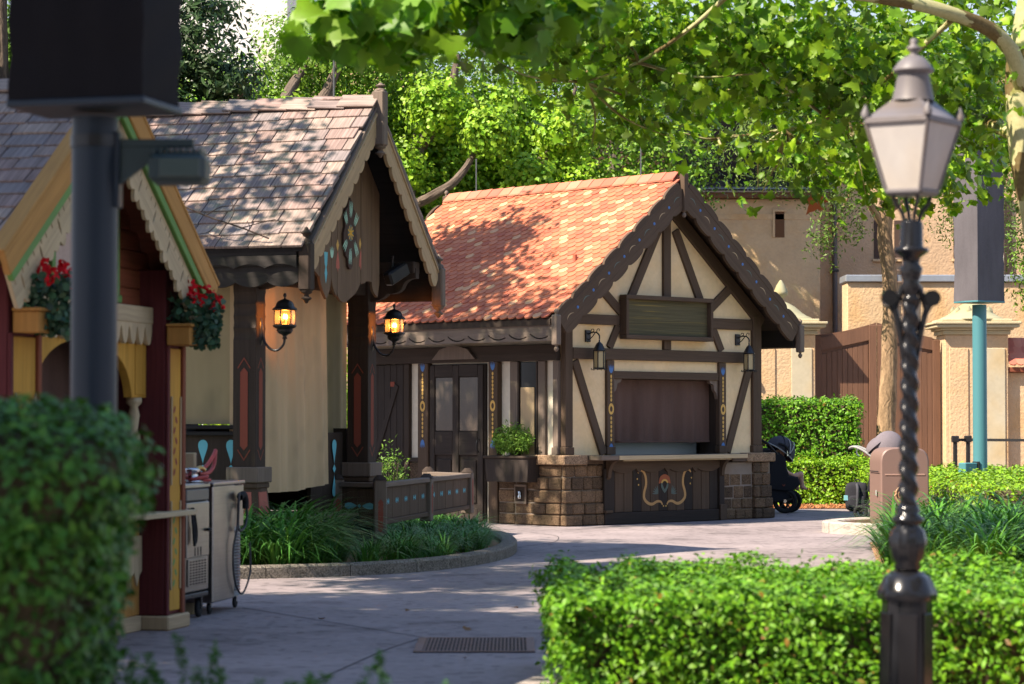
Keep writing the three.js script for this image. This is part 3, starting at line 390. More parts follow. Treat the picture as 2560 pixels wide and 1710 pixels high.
  for (const [a, b2, k] of boards) {
    const S = new THREE.Shape(), t = u => Math.min(topAt(u), topAt(u)); S.moveTo(a, t(a)); if (a < RX && b2 > RX) S.lineTo(RX, t(RX)); S.lineTo(b2, t(b2)); const mx = (a + b2) / 2;
    if (k === 'leaf') { S.lineTo(b2, 3.2); S.quadraticCurveTo(b2 - .02, 3.05, mx + .03, 2.96); S.quadraticCurveTo(a, 3.1, a, 3.22); }
    else if (k === 'l') { S.lineTo(b2, 3.06); S.lineTo(b2 - .02, 3.0); S.quadraticCurveTo(a + .03, 3.08, a, 3.22); }
    else if (k === 'round') { S.lineTo(b2, 3.0); S.quadraticCurveTo(mx + .06, 2.94, mx, 2.945); S.quadraticCurveTo(a + .05, 2.945, a, 3.03); }
    else if (k === 'r') { S.lineTo(b2, 3.2); S.quadraticCurveTo(b2 - .1, 3.06, a, 3.0); }
    else if (k === 'flat') { S.lineTo(b2, 3.22); S.quadraticCurveTo(mx, 3.24, mx - .05, 3.2); S.lineTo(a, 3.18); }
    else if (k === 'leaf2') { S.lineTo(b2, 3.22); S.lineTo(mx + .06, 3.05); S.quadraticCurveTo(a, 3.1, a, 3.22); }
    else { S.lineTo(b2, 3.2); S.lineTo(a, 3.3); }
    M('gable_board', ext(S, .03, .002), m.timberGable ??= wood(col(.205, .135, .085)), gb, [0, 0, rr(-.006, .004)]);
  }
  const med = new THREE.Shape(); const mp = [[0, .40], [.07, .36], [.1, .29], [.17, .26], [.2, .16], [.19, .06], [.24, -.02], [.24, -.12], [.19, -.2], [.17, -.27], [.09, -.3], [.08, -.38], [.03, -.42]]; med.moveTo(-.03, .40); mp.forEach(p => med.lineTo(p[0], p[1])); [...mp].reverse().forEach(p => med.lineTo(-p[0], p[1]));
  const md = M('medallion', ext(med, .03, .004).scale(.82, 1, 1), wood(col(.09, .055, .042)), gb, [1.97, 3.75, .031]);
  const pz = .0365; const petal = (n, l, w) => { const g = []; for (let i = 0; i < n; i++) { const S = new THREE.Shape(), o = (i - (n - 1) / 2) * w * 1.25; S.moveTo(o * .5, 0); S.quadraticCurveTo(o + w, l * .5, o + w * .5, l); S.quadraticCurveTo(o - w * .3, l * .6, o * .5, 0); g.push(flat(S)); } return merged(g); };
  M('painted_ring', new THREE.CircleGeometry(.082, 24).scale(1, 1.15, 1), m.sage, md, [0, 0, pz]);
  { const g = []; for (const a of [.5, -.5, Math.PI / 2 + .4, Math.PI / 2 - .4]) g.push(new THREE.PlaneGeometry(.016, .17).rotateZ(a)); M('painted_cross', merged(g), mat(col(.75, .42, .05)), md, [0, 0, pz + .001]); }
  for (const [x, y, a, l] of [[0, .17, 0, .2], [0, -.17, Math.PI, .2], [.10, .09, -.6, .18], [-.10, .09, .6, .16], [.11, -.09, -2.5, .2], [-.1, -.09, 2.5, .16]]) M('painted_petal', petal(3, l, .028).rotateZ(a), m.mint, md, [x, y, pz]);
  const dz = .0345; const diamond = (x, y, w, h, mt) => M('painted_diamond', flat(shape([[0, h], [w, 0], [0, -h], [-w, 0]])), mt, gb, [x, y, dz]);
  diamond(1.665, 3.59, .04, .07, m.gold); diamond(2.33, 3.65, .035, .07, m.gold); diamond(2.5, 3.72, .045, .08, m.gold);
  for (const [x, y] of [[1.67, 3.40], [2.35, 3.46]]) M('painted_drop', flat(shape([[0, .13], [.045, .0], [.05, -.08], [.02, -.07], [0, -.12], [-.02, -.07], [-.05, -.08], [-.045, 0]])), m.pink, gb, [x, y, dz]);
  for (const [x, y] of [[1.50, 3.43], [2.51, 3.48]]) M('painted_tulip', tulip(0, 0, 1, 1), m.mint, gb, [x, y, dz]);
  M('painted_lance', flat(shape([[-.05, .16], [.05, .16], [.035, .02], [.015, -.01], [.04, -.08], [0, -.2], [-.04, -.08], [-.015, -.01], [-.035, .02]])), m.teal, gb, [1.33, 3.33, dz]);
  M('back_gable', ext(shape([[.1, 3.3], [3.9, 3.3], [2, 5.1]]), .04).translate(0, 0, -.75), m.black, K);
  // posts with carved edges, pedestals
  const post = (x, v) => { const S = new THREE.Shape(), w = .13; S.moveTo(-w, 0); const ys = [.0, 1.42, 1.5, 1.6, 1.68, 1.78, 1.86, 1.96, 2.2, 2.3]; S.lineTo(-w, 1.4); let y = 1.4; for (let i = 0; i < 4; i++) { S.quadraticCurveTo(-w + .035, y + .06, -w, y + .13); y += .13; } S.lineTo(-w, 2.45); S.lineTo(w, 2.45); S.lineTo(w, y); for (let i = 0; i < 4; i++) { S.quadraticCurveTo(w - .035, y - .06, w, y - .13); y -= .13; } S.lineTo(w, 0); S.lineTo(-w, 0);
    const p = M('post', ext(S, .26, .006).translate(0, 1.07, -.13), m.timberDark, K, [x, 0, -v]); M('post_core', bx(-.10, .10, 1.05, 3.4, -.132, .132, .01), m.timberDark, p);
    M('pedestal_block', bx(-.19, .19, .92, 1.09, -.19, .19, .01), m.timberGrey, p); M('pedestal_moulding', bx(-.17, .17, .86, .918, -.17, .17, .01), m.timber, p);
    const ped = new THREE.CylinderGeometry(.21, .26, .38, 4, 1).rotateY(Math.PI / 4); M('pedestal', uvm(ped).translate(0, .67, 0), m.timber, p); for (const a of [0, -Math.PI / 2]) { const q = M('pedestal_inset', ext(shape([[-.10, .15], [.10, .15], [.125, -.15], [-.125, -.15]]), .012).rotateX(-.09).translate(0, .67, .165), m.pink, p); q.rotation.y = a; }
    const bar = new THREE.Shape(); bar.moveTo(-.045, -.4); bar.lineTo(0, -.45); bar.lineTo(.045, -.4); bar.lineTo(.045, .4); bar.lineTo(0, .45); bar.lineTo(-.045, .4); const gg = [flat(bar)]; for (const s1 of [1, -1]) for (const s2 of [1, -1]) gg.push(new THREE.PlaneGeometry(.012, .14).rotateZ(s1 * .6 * s2).translate(s1 * .035, s2 * .5, 0));
    for (const a of [0, -Math.PI / 2]) { const q = M('painted_bar', merged(gg.map(g => g.clone())).translate(0, 1.72, .1375), m.rust, p); q.rotation.y = a; }
    return p; };
  post(.31, .79); post(3.44, .76); post(.31, 3.4); post(3.44, 3.4);
  // floor deck, walls, curtains
  const dk = new THREE.Group(); dk.name = 'deck'; K.add(dk); M('deck_frame', bx(.05, 3.3, .02, .47, -4.6, -.60, .006), m.black, dk); for (let i = 0; i < 14; i++) M('deck_board', bx(.05, 3.3, .472, .50, -.6 - (i + 1) * .14, -.6 - i * .14 - .006, .004, 'x'), m.timberGrey, dk);
  M('header_beam', bx(.1, 3.6, 3.1, 3.32, -.9, -.66, .006, 'x'), m.timberDark, K); M('header_beam', bx(.2, .44, 3.12, 3.34, -4.4, -.95, .006, 'z'), m.timberDark, K); M('header_beam', bx(3.3, 3.56, 3.12, 3.34, -4.4, -.95, .006, 'z'), m.timberDark, K);
  const g1 = curtainGeo(1.96, 2.45, 11, .014, 70); { const p = g1.attributes.position; for (let i = 0; i < p.count; i++) { const y = p.getY(i), x = p.getX(i); if (y < -1.2) p.setY(i, y + (x > 0 ? .06 * x : 0)); p.setX(i, x + .10 * (1.2 - y) / 2.4); } }
  M('canvas_curtain', g1, m.canvas, K, [1.36, 2.02, -.76]);
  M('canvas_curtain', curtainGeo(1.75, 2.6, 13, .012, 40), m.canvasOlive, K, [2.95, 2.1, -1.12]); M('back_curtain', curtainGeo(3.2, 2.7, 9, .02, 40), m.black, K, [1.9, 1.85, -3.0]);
  const lp = bx(.36, .40, .52, 1.46, -3.3, -.95, .006); const low = M('low_wall', lp, m.timberDark, K); M('low_rail', bx(.28, .48, 1.50, 1.545, -3.3, -.93, .008, 'z'), m.black, low); M('low_rail', bx(.3, .44, 1.43, 1.475, -3.3, -.94, .008, 'z'), m.black, low);
  const drop = new THREE.Shape(); drop.moveTo(0, -.13); drop.bezierCurveTo(.02, -.03, .058, .02, .058, .075); drop.absarc(0, .075, .058, 0, Math.PI, false); drop.bezierCurveTo(-.058, .02, -.02, -.03, 0, -.13);
  for (let i = 0; i < 6; i++) { const v = 1.03 + i * .34; const o = M('painted_drop', flat(drop).rotateY(-Math.PI / 2), m.teal, low, [.3565, 1.25, -v]); M('painted_drop', flat(drop).rotateZ(Math.PI).rotateY(-Math.PI / 2), m.teal, o, [0, -.38, 0]); M('painted_diamond', flat(shape([[0, .05], [.05, 0], [0, -.05], [-.05, 0]])).rotateY(-Math.PI / 2), m.teal, o, [0, -.19, 0]); }
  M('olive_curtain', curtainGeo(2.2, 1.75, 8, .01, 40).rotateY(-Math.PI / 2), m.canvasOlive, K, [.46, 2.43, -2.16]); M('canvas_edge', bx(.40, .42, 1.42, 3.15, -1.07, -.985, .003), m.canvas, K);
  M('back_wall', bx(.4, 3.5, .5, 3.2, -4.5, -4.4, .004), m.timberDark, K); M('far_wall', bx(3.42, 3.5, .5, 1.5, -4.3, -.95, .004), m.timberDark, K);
  { const o = M('painted_drop', flat(drop).scale(1.1, 1.1, 1), m.teal, K, [3.0, 1.22, -.93]); M('painted_drop', flat(drop).rotateZ(Math.PI), m.teal, o, [0, -.4, 0]); M('painted_diamond', flat(shape([[0, .05], [.05, 0], [0, -.05], [-.05, 0]])), m.teal, o, [0, -.2, 0]); M('low_wall', bx(2.35, 3.3, .5, 1.45, -1.0, -.95, .005), m.timberDark, K); }
  // brackets and speaker under the gable
  const cor = new THREE.Shape(); cor.moveTo(0, 0); cor.lineTo(.62, 0); cor.lineTo(.62, -.12); cor.quadraticCurveTo(.5, -.12, .46, -.2); cor.quadraticCurveTo(.42, -.32, .25, -.3); cor.quadraticCurveTo(.2, -.38, 0, -.4); cor.lineTo(0, 0);
  for (const x of [.31, 3.44]) { M('eave_bracket', ext(cor, .1, .006).rotateY(-Math.PI / 2).translate(x + .05, 3.42, -.66), m.timberDark, K); }
  M('purlin', bx(3.34, 3.54, 3.36, 3.5, -4.3, -.05, .01, 'z'), m.timberDark, K); M('purlin', bx(.21, .41, 3.36, 3.5, -4.3, -.05, .01, 'z'), m.timberDark, K);
}
{ const p = V(3.15, 3.36, -.2).applyAxisAngle(V(0, 1, 0), R(71)).add(V(-2.218, 0, -26.5)); const g = thing('speaker', 'small grey loudspeaker tilted under the right eave of the shake roof', 'speaker', [p.x, p.y - .02, p.z], R(52)); const w = mat(col(.35, .34, .33)); M('cabinet', cbox(.36, .16, .12, .02).rotateZ(.45), m.iron, g); M('grille', cbox(.33, .13, .01, .004).rotateZ(.45).translate(0, 0, .064), mat(col(.055, .055, .053), { map: T.cloth }), g); M('speaker_bracket', tube([[0, .05, -.05], [0, .14, -.06], [0, .22, -.05]], .012, 8), m.iron, g); }
// carriage lamps
const warm = 0xffa040;
function carriageLamp(label, u, v, yTop) {
  const p = V(u, yTop, -v).applyAxisAngle(V(0, 1, 0), R(71)).add(V(-2.218, 0, -26.5));
  const g = thing('carriage_lamp', label, 'wall lamp', [p.x, p.y, p.z], R(71), 'lit carriage lamps on the dark posts');
  M('wall_plate', lathe([[0, .02], [.03, .018], [.045, .008], [.05, 0]], 14).scale(1, 1, 3.2).rotateX(Math.PI / 2).rotateZ(0), m.iron, g, [0, -.42, 0]);
  M('arm', tube([[0, -.38, .01], [0, -.5, .03], [0, -.61, .12], [0, -.62, .2], [0, -.56, .27], [0, -.49, .285]], .014, 30, 8), m.iron, g);
  const b = new THREE.Group(); b.name = 'lamp_body'; b.position.set(0, 0, .285); g.add(b);
  M('lamp_base', lathe([[0, -.5], [.03, -.5], [.02, -.47], [.035, -.455], [.07, -.44], [.09, -.41], [.085, -.39], [.12, -.375], [.135, -.355], [.115, -.34], [0, -.34]], 18), m.iron, b);
  M('lamp_cap', lathe([[0, 0], [.016, -.01], [.02, -.035], [.008, -.05], [.012, -.065], [.045, -.075], [.08, -.095], [.098, -.125], [.105, -.15], [.135, -.172], [.14, -.185], [.11, -.195], [0, -.19]], 20), m.iron, b);
  for (let i = 0; i < 6; i++) { const a = (i + .5) / 6 * Math.PI * 2; M('lamp_bar', cbox(.012, .15, .012, .002).translate(Math.sin(a) * .112, -.268, Math.cos(a) * .112), m.iron, b); const c2 = i / 6 * Math.PI * 2; const pn = M('lamp_glass', new THREE.PlaneGeometry(.105, .148), m.amber ??= new THREE.MeshPhysicalMaterial({ color: col(.96, .80, .60), transmission: 1, thickness: 0, roughness: .2 }), b, [Math.sin(c2) * .098, -.268, Math.cos(c2) * .098]); pn.rotation.y = c2; }
  const bm = mat(col(1, .55, .18), { emissive: new THREE.Color(1, .5, .12), emissiveIntensity: 9 });
  for (const x of [-.025, .03]) { M('bulb', lathe([[0, .06], [.012, .045], [.016, .02], [.01, 0], [0, 0]], 10), bm, b, [x, -.285, .005]); M('candle', new THREE.CylinderGeometry(.012, .012, .05, 8), m.cream, b, [x, -.312, .005]); const l = new THREE.PointLight(warm, .26); l.position.set(x, -.262, .005); l.castShadow = true; b.add(l); }
  return g;
}
carriageLamp('lit black carriage lamp on the dark post beside the tan canvas curtain', .31, .655, 2.98); carriageLamp('lit black carriage lamp on the farther post, in front of the red tiles', 3.44, .625, 3.0);
// ---------------------------------------------------------------- red and ochre stall at the left edge
{
  const K = thing('painted_stall', 'red and ochre painted stall with cream lace bargeboards and green stripe at left', 'stall', [-3.23, 0, -15.78], R(77));
  const RX = 1.86, RY = 4.0, EX = -.1, EY = 2.62, LEN = 3.4; const ph = Math.atan2(RY - EY, RX - EX), SL = Math.hypot(RX - EX, RY - EY), c = Math.cos(ph), s = Math.sin(ph);
  const roof = new THREE.Group(); roof.name = 'roof'; K.add(roof);
  M('roof_deck', ext(shape([[EX, EY], [RX, RY], [2 * RX - EX, EY], [2 * RX - EX, EY - .07], [RX, RY - .1], [EX, EY - .07]]), LEN).translate(0, 0, -LEN), m.redBrown, roof);
  shingleSlope(roof, V(EX, EY, -LEN), V(c, s, 0), V(-s, c, 0), V(0, 0, 1), LEN - .02, SL, .165, .17, .33, 300, .3);
  shingleSlope(roof, V(2 * RX - EX, EY, -.02), V(-c, s, 0), V(s, c, 0), V(0, 0, -1), .5, SL, .165, .17, .33, 60, .3);
  for (let z = -.05; z > -LEN; z -= .3) for (const sd of [0, 1]) { const t = M('ridge_shingle', cbox(.2, .02, .38, .004, 'z').translate(.09, 0, 0), pick(m.shingles), roof, [RX, RY + .045, z - .15]); t.rotation.y = sd ? Math.PI : 0; t.rotateZ(-ph * .9); }
  const flip = g => { const A = g.attributes; for (let i = 0; i < A.position.count; i += 3) for (const q of ['position', 'normal', 'uv']) { const k = A[q].itemSize; for (let j = 0; j < k; j++) { const t = A[q].array[(i + 1) * k + j]; A[q].array[(i + 1) * k + j] = A[q].array[(i + 2) * k + j]; A[q].array[(i + 2) * k + j] = t; } } g.computeVertexNormals(); return g; };
  const bl = SL + .04; const place = (g, sd) => { g.rotateZ(ph).translate(EX, EY, 0); if (sd < 0) { g.scale(-1, 1, 1).translate(2 * RX, 0, 0); flip(g); } return g; };
  for (const sd of [1, -1]) {
    const b = M('barge_trim', place(cbox(bl, .17, .05, .008, 'x').translate(bl / 2, -.04, .03), sd), m.trimTan, roof); M('barge_cap', place(cbox(bl + .02, .03, .12, .006, 'x').translate(bl / 2, .06, .0), sd), m.trimTan, b);
    M('green_stripe', place(cbox(bl - .16, .07, .04, .006, 'x').translate(bl / 2 - .04, -.16, .022), sd), m.green, b);
    const S = new THREE.Shape(), n = 19, st = (bl - .2) / n; S.moveTo(0, -.16); for (let i = 0; i < n; i++) { const x = i * st, d = i % 3 === 1 ? .085 : .045; S.lineTo(x + .005, -.43); S.quadraticCurveTo(x + st * .5, -.43 - d * 1.4, x + st * .97, -.43); } S.lineTo(bl - .2, -.16);
    for (let i = 0; i < n; i++) { const x = (i + .5) * st, h = new THREE.Path(); if (i % 3 === 1) { h.moveTo(x - .01, -.27); h.quadraticCurveTo(x - .038, -.33, x - .008, -.40); h.quadraticCurveTo(x + .012, -.33, x - .01, -.27); S.holes.push(h); const h2 = new THREE.Path(); h2.moveTo(x + .03, -.22); h2.quadraticCurveTo(x + .012, -.255, x + .026, -.29); h2.quadraticCurveTo(x + .042, -.255, x + .03, -.22); S.holes.push(h2); } else { h.absarc(x, -.33, .013, 0, 7, false); S.holes.push(h); const h3 = new THREE.Path(); h3.moveTo(x, -.24); h3.quadraticCurveTo(x - .014, -.265, x, -.295); h3.quadraticCurveTo(x + .014, -.265, x, -.24); S.holes.push(h3); } }
    M('lace_board', place(ext(S, .025, .002, 'x').translate(.06, .02, -.02), sd), m.cream, b);
  }
  // pillars with painted yellow panels on the gable side
  const pillar = (u0, u1) => {
    const p = M('pillar', bx(u0, u1, .11, 2.75, -.42, -.14, .01), m.barn, K); M('pillar_plinth', bx(u0 - .05, u1 + .06, 0, .11, -.46, -.085, .012, 'x'), m.tan, p); M('pillar_trim', bx(u0, u0 + .05, .112, 2.17, -.139, -.115, .006), m.barn, p); M('pillar_trim', bx(u1 - .06, u1, .112, 2.17, -.139, -.105, .006), m.redBrown, p);
    M('painted_panel', bx(u0 + .055, u1 - .065, .14, 2.15, -.139, -.125, .006), m.ochre, p); for (const y of [.3, 1.1]) for (const x of [u0 + .075, u1 - .09]) M('panel_bead', bx(x, x + .02, y, y + .68, -.124, -.112, .004), m.tan, p);
    const mx = (u0 + u1) / 2, vine = []; for (let i = 0; i < 7; i++) vine.push(new THREE.CircleGeometry(.02, 6).scale(1, 1.8, 1).rotateZ(i % 2 ? .7 : -.7).translate(i % 2 ? .02 : -.02, i * .08, 0)); const v = M('painted_vine', merged(vine), m.green, p, [mx, .35, -.1235]); M('painted_vine', merged(vine.map(g => g.clone())), m.rust, p, [mx, 1.2, -.1235]); return p; };
  pillar(.35, .83); pillar(3.2, 3.56);
  // gable wall, window, frieze, arch
  M('gable_wall', ext(shape([[.2, 2.4], [3.5, 2.4], [3.5, 2.75], [1.86, 3.85], [.2, 2.75]]), .05).translate(0, 0, -.42), m.redBrown, K);
  for (let i = 0; i < 9; i++) { const y = 2.46 + i * .145, hw = Math.min(1.6, (3.86 - y) * 1.38); M('cladding_board', bx(1.86 - hw, 1.86 + hw, y, y + .138, -.37, -.35 + rr(0, .004), .008, 'x'), m.redBrown, K); }
  const wn = M('gable_window', bx(1.5, 2.62, 2.56, 3.3, -.346, -.33, .004), mat(col(.62, .47, .40), { map: T.cloth }), K); for (const q of [[1.44, 1.5, 2.5, 3.36], [2.62, 2.68, 2.5, 3.36], [2.03, 2.09, 2.56, 3.3]]) M('window_frame', bx(q[0], q[1], q[2], q[3], -.346, -.30, .006), m.green, wn); for (const q of [[2.47, 2.53], [3.3, 3.36]]) M('window_frame', bx(1.42, 2.7, q[0], q[1], -.3455, -.29, .006, 'x'), m.green, wn);
  const fz = M('frieze', bx(.83, 3.27, 2.33, 2.46, -.40, -.24, .008, 'x'), m.cream, K); const th = new THREE.Shape(); th.moveTo(0, .1); for (let i = 0; i < 15; i++) { const x = i * .16; th.lineTo(x, -.0); th.quadraticCurveTo(x + .02, -.1, x + .06, -.1); th.quadraticCurveTo(x + .1, -.1, x + .12, .0); th.quadraticCurveTo(x + .14, .06, x + .16, .0); } th.lineTo(2.4, .1); M('frieze_teeth', ext(th, .03, .003).translate(.84, 2.27, -.28), m.cream, fz);
  const ar = new THREE.Shape(); ar.moveTo(0, 0); ar.lineTo(0, .6); ar.lineTo(2.37, .6); ar.lineTo(2.37, 0); ar.lineTo(2.08, 0); ar.quadraticCurveTo(2.02, .38, 1.18, .42); ar.quadraticCurveTo(.36, .38, .30, 0); ar.lineTo(0, 0); const arch = M('arch_board', ext(ar, .06, .004).translate(.835, 1.77, -.36), m.ochre, K); for (let i = 0; i < 11; i++) if (i < 1 || i > 9) M('arch_plank', bx(.84 + i * .213, .84 + i * .213 + .206, 1.79, 2.36, -.299, -.288, .006), m.ochre, arch);
  for (const x of [1.0, 3.04]) { M('baluster', lathe([[.05, 0], [.05, .05], [.03, .08], [.045, .2], [.03, .26], [.06, .29], [.06, .33], [0, .33]], 12).translate(x, 1.44, -.33), m.cream, K); M('baluster_post', bx(x - .045, x + .045, .9, 1.44, -.375, -.285, .008), m.cream, K); }
  M('stall_curtain', curtainGeo(2.35, 1.6, 9, .015, 50), m.curtainBrown, K, [2.0, 1.62, -.75]);
  M('side_wall', bx(.3, .36, 0, 2.7, -3.2, -.43, .005), m.barn, K); M('side_wall', bx(3.45, 3.51, 0, 2.7, -3.2, -.43, .005), m.barn, K); M('back_wall', bx(.3, 3.5, 0, 2.7, -3.26, -3.2, .005), m.barn, K);
  const ct = M('counter_front', bx(.83, 3.2, 0, .86, -.42, -.36, .005), m.redBrown, K); for (let i = 0; i < 15; i++) M('plank', bx(.835 + i * .157, .835 + i * .157 + .15, .115, .85, -.359, -.335 + rr(0, .004), .006), m.orangeWood, ct); M('skirting', bx(.83, 3.14, 0, .115, -.359, -.30, .008, 'x'), m.tan, ct);
  { const lz = new THREE.Shape(); lz.moveTo(0, .3); for (let i = 0; i < 16; i++) { const x = i * .147; lz.lineTo(x, .02); lz.lineTo(x + .05, i % 2 ? -.08 : -.03); lz.lineTo(x + .1, -.0); lz.lineTo(x + .147, .03); } lz.lineTo(2.35, .3); M('lace_apron', ext(lz, .012, .001).translate(.84, .42, -.331), m.cream, ct); }
  M('serving_shelf', bx(.4, 3.62, .865, .905, -.42, -.03, .006, 'x'), m.cream, K);
}
// ---------------------------------------------------------------- flower boxes on the painted stall
const redLeafG = (() => { const S = new THREE.Shape(); S.moveTo(0, 0); S.quadraticCurveTo(.5, .25, .28, .75); S.lineTo(0, 1); S.lineTo(-.28, .75); S.quadraticCurveTo(-.5, .25, 0, 0); const g = flat(S, 3); const p = g.attributes.position; for (let i = 0; i < p.count; i++) p.setZ(i, -.25 * Math.abs(p.getX(i)) + .12 * Math.sin(p.getY(i) * 3)); g.computeVertexNormals(); return g; })();
const leafMat = (r, g, b, t = .35) => new THREE.MeshPhysicalMaterial({ color: col(r, g, b), roughness: .5, specularIntensity: .42, transmission: t, thickness: 0, side: THREE.DoubleSide });
function scatter(name, geo, mt, list, par, kind = 'stuff') { // list of {p:Vector3, q:Quaternion|null, s, c}
  const im = new THREE.InstancedMesh(geo, mt, list.length), o = new THREE.Object3D(), cc = new THREE.Color(); im.name = par === scene ? uniq(name) : name;
  list.forEach((e, i) => { o.position.copy(e.p); if (e.q) o.quaternion.copy(e.q); else o.rotation.set(rr(0, 6.3), rr(0, 6.3), rr(0, 6.3)); if (typeof e.s === 'number') o.scale.setScalar(e.s); else o.scale.set(...e.s); o.updateMatrix(); im.setMatrixAt(i, o.matrix); if (e.c) im.setColorAt(i, cc.setRGB(...e.c)); });
  if (kind) im.userData.kind = kind; par.add(im); return im;
}
function flowerBox(label, u) {
  const p = V(u, 0, -.1).applyAxisAngle(V(0, 1, 0), R(77)).add(V(-3.23, 0, -15.78)); const g = thing('flower_box', label, 'flower box', [p.x, 2.17, p.z], R(77), 'flower boxes on the painted stall');
  M('box', bx(-.22, .22, 0, .14, -.02, .17, .008, 'x'), m.orangeWood, g); M('box_rim', bx(-.235, .235, .141, .165, -.02, .185, .006, 'x'), m.orangeWood, g);
  const lv = []; for (let i = 0; i < 650; i++) { const a = rr(0, 6.28), h = rr(-.22, .32), r = Math.sqrt(rnd()) * (h < 0 ? .16 : .27); lv.push({ p: V(Math.cos(a) * r * .95, .16 + h * .7, .14 + Math.sin(a) * r * .7 + (h < 0 ? .07 : 0)), s: rr(.035, .07), c: [rr(.7, 1.2), rr(.8, 1.15), rr(.8, 1.2)] }); }
  scatter('foliage', redLeafG, leafMat(.055, .115, .062, .2), lv, g);
  const fl = [], sp = [[-.1, .40, .15], [.08, .43, .2], [.16, .33, .25], [-.18, .36, .22], [.02, .36, .28], [-.05, .45, .1]]; for (const q of sp) { for (let i = 0; i < 34; i++) { const d = V(rr(-1, 1), rr(-1, 1), rr(-1, 1)).normalize(); fl.push({ p: V(...q).addScaledVector(d, .045), s: .04 }); } }
  scatter('blossom', redLeafG, mat(col(.62, .012, .02), { side: THREE.DoubleSide, roughness: .7 }), fl, g); return g;
}
flowerBox('red geranium flower box under the left lace bargeboard of painted stall', .60); flowerBox('red geranium flower box on the right pillar of painted stall', 3.39);
// ---------------------------------------------------------------- sign poles with covered box
function signPole(name, label, x, z, r, boxW, boxD, y0, y1, turn, pm, bm) {
  const g = thing(name, label, 'pole', [x, 0, z], turn); M('pole', new THREE.CylinderGeometry(r, r, y0, 28).translate(0, y0 / 2, 0), pm, g);
  M('base_plate', new THREE.CylinderGeometry(r * 1.7, r * 1.75, .04, 24).translate(0, .02, 0), pm, g); M('box_tray', bx(-boxW / 2 - .01, boxW / 2 + .01, y0 + .03, y0 + .06, -boxD / 2 - .01, boxD / 2 + .01, .006), pm, g);
  const G = new THREE.BoxGeometry(boxW, y1 - y0 - .06, boxD, 14, 30, 10), p = G.attributes.position; for (let i = 0; i < p.count; i++) { const q = V(p.getX(i), p.getY(i), p.getZ(i)), f = .003 * Math.sin(q.y * 9 + q.x * 5) + .005 * Math.sin(q.y * 23 + q.z * 11 + 2) * Math.abs(q.x) / boxW * 2 + .004 * Math.sin(q.x * 31 + q.y * 4); const e = Math.abs(Math.abs(q.x) - boxW / 2) < .002, e2 = Math.abs(Math.abs(q.z) - boxD / 2) < .002; if (e) p.setX(i, q.x + Math.sign(q.x) * f); if (e2) p.setZ(i, q.z + Math.sign(q.z) * f); } G.computeVertexNormals();
  M('fabric_cover', uvm(G, 'y'), bm, g, [0, y0 + .06 + (y1 - y0 - .06) / 2, 0]); return g;
}
const poleBlue = mat(col(.016, .024, .036), { roughness: .4, specularIntensity: .5 }), poleTeal = mat(col(.06, .185, .21), { roughness: .45 });
const floodM = mat(col(.02, .036, .038), { roughness: .5 });
const coverDark = mat(col(.011, .0098, .012), { roughness: .85, map: T.cloth }), coverGrey = mat(col(.125, .115, .125), { roughness: .85, map: T.cloth });
{ const g = signPole('shrouded_sign_pole', 'dark blue-grey pole carrying a big black shrouded box, nearest at left', -1.77, -10.5, .098, .60, .42, 2.88, 4.9, R(-14), poleBlue, coverDark);
  M('clamp_band', new THREE.CylinderGeometry(.104, .104, .05, 24).translate(0, 2.78, 0), m.iron, g); const fl = new THREE.Group(); fl.name = 'floodlight'; fl.rotation.y = R(14); g.add(fl); M('floodlight_arm', merged([bx(.09, .42, 2.755, 2.79, -.03, .03, .004), ext(shape([[.09, 2.755], [.32, 2.755], [.09, 2.58]]), .03)]), floodM, fl); M('floodlight_head', bx(.24, .48, 2.60, 2.72, -.10, .12, .02), floodM, fl); for (let i = 0; i < 8; i++) M('cooling_fin', bx(.26 + i * .027, .272 + i * .027, 2.721, 2.745, -.09, .1, .002), floodM, fl); M('lens', bx(.29, .46, 2.62, 2.70, .121, .13, .004), mat(col(.06, .08, .075), { roughness: .2 }), fl); M('mount_plate', bx(.085, .11, 2.5, 2.82, -.05, .05, .004), poleBlue, fl); }
{ const g = signPole('shrouded_sign_pole', 'teal pole with grey shrouded box rising from the clipped hedge', 7.92, -42, .12, .62, .56, 3.55, 7.3, R(34), poleTeal, coverGrey); M('junction_box', bx(-.42, -.14, .45, .88, -.1, .08, .012), poleTeal, g); M('box_hinge', bx(-.135, -.10, .5, .9, -.06, .1, .006), m.iron, g); M('conduit', new THREE.CylinderGeometry(.03, .03, .7, 10).translate(-.2, .35, -.12), m.iron, g); }
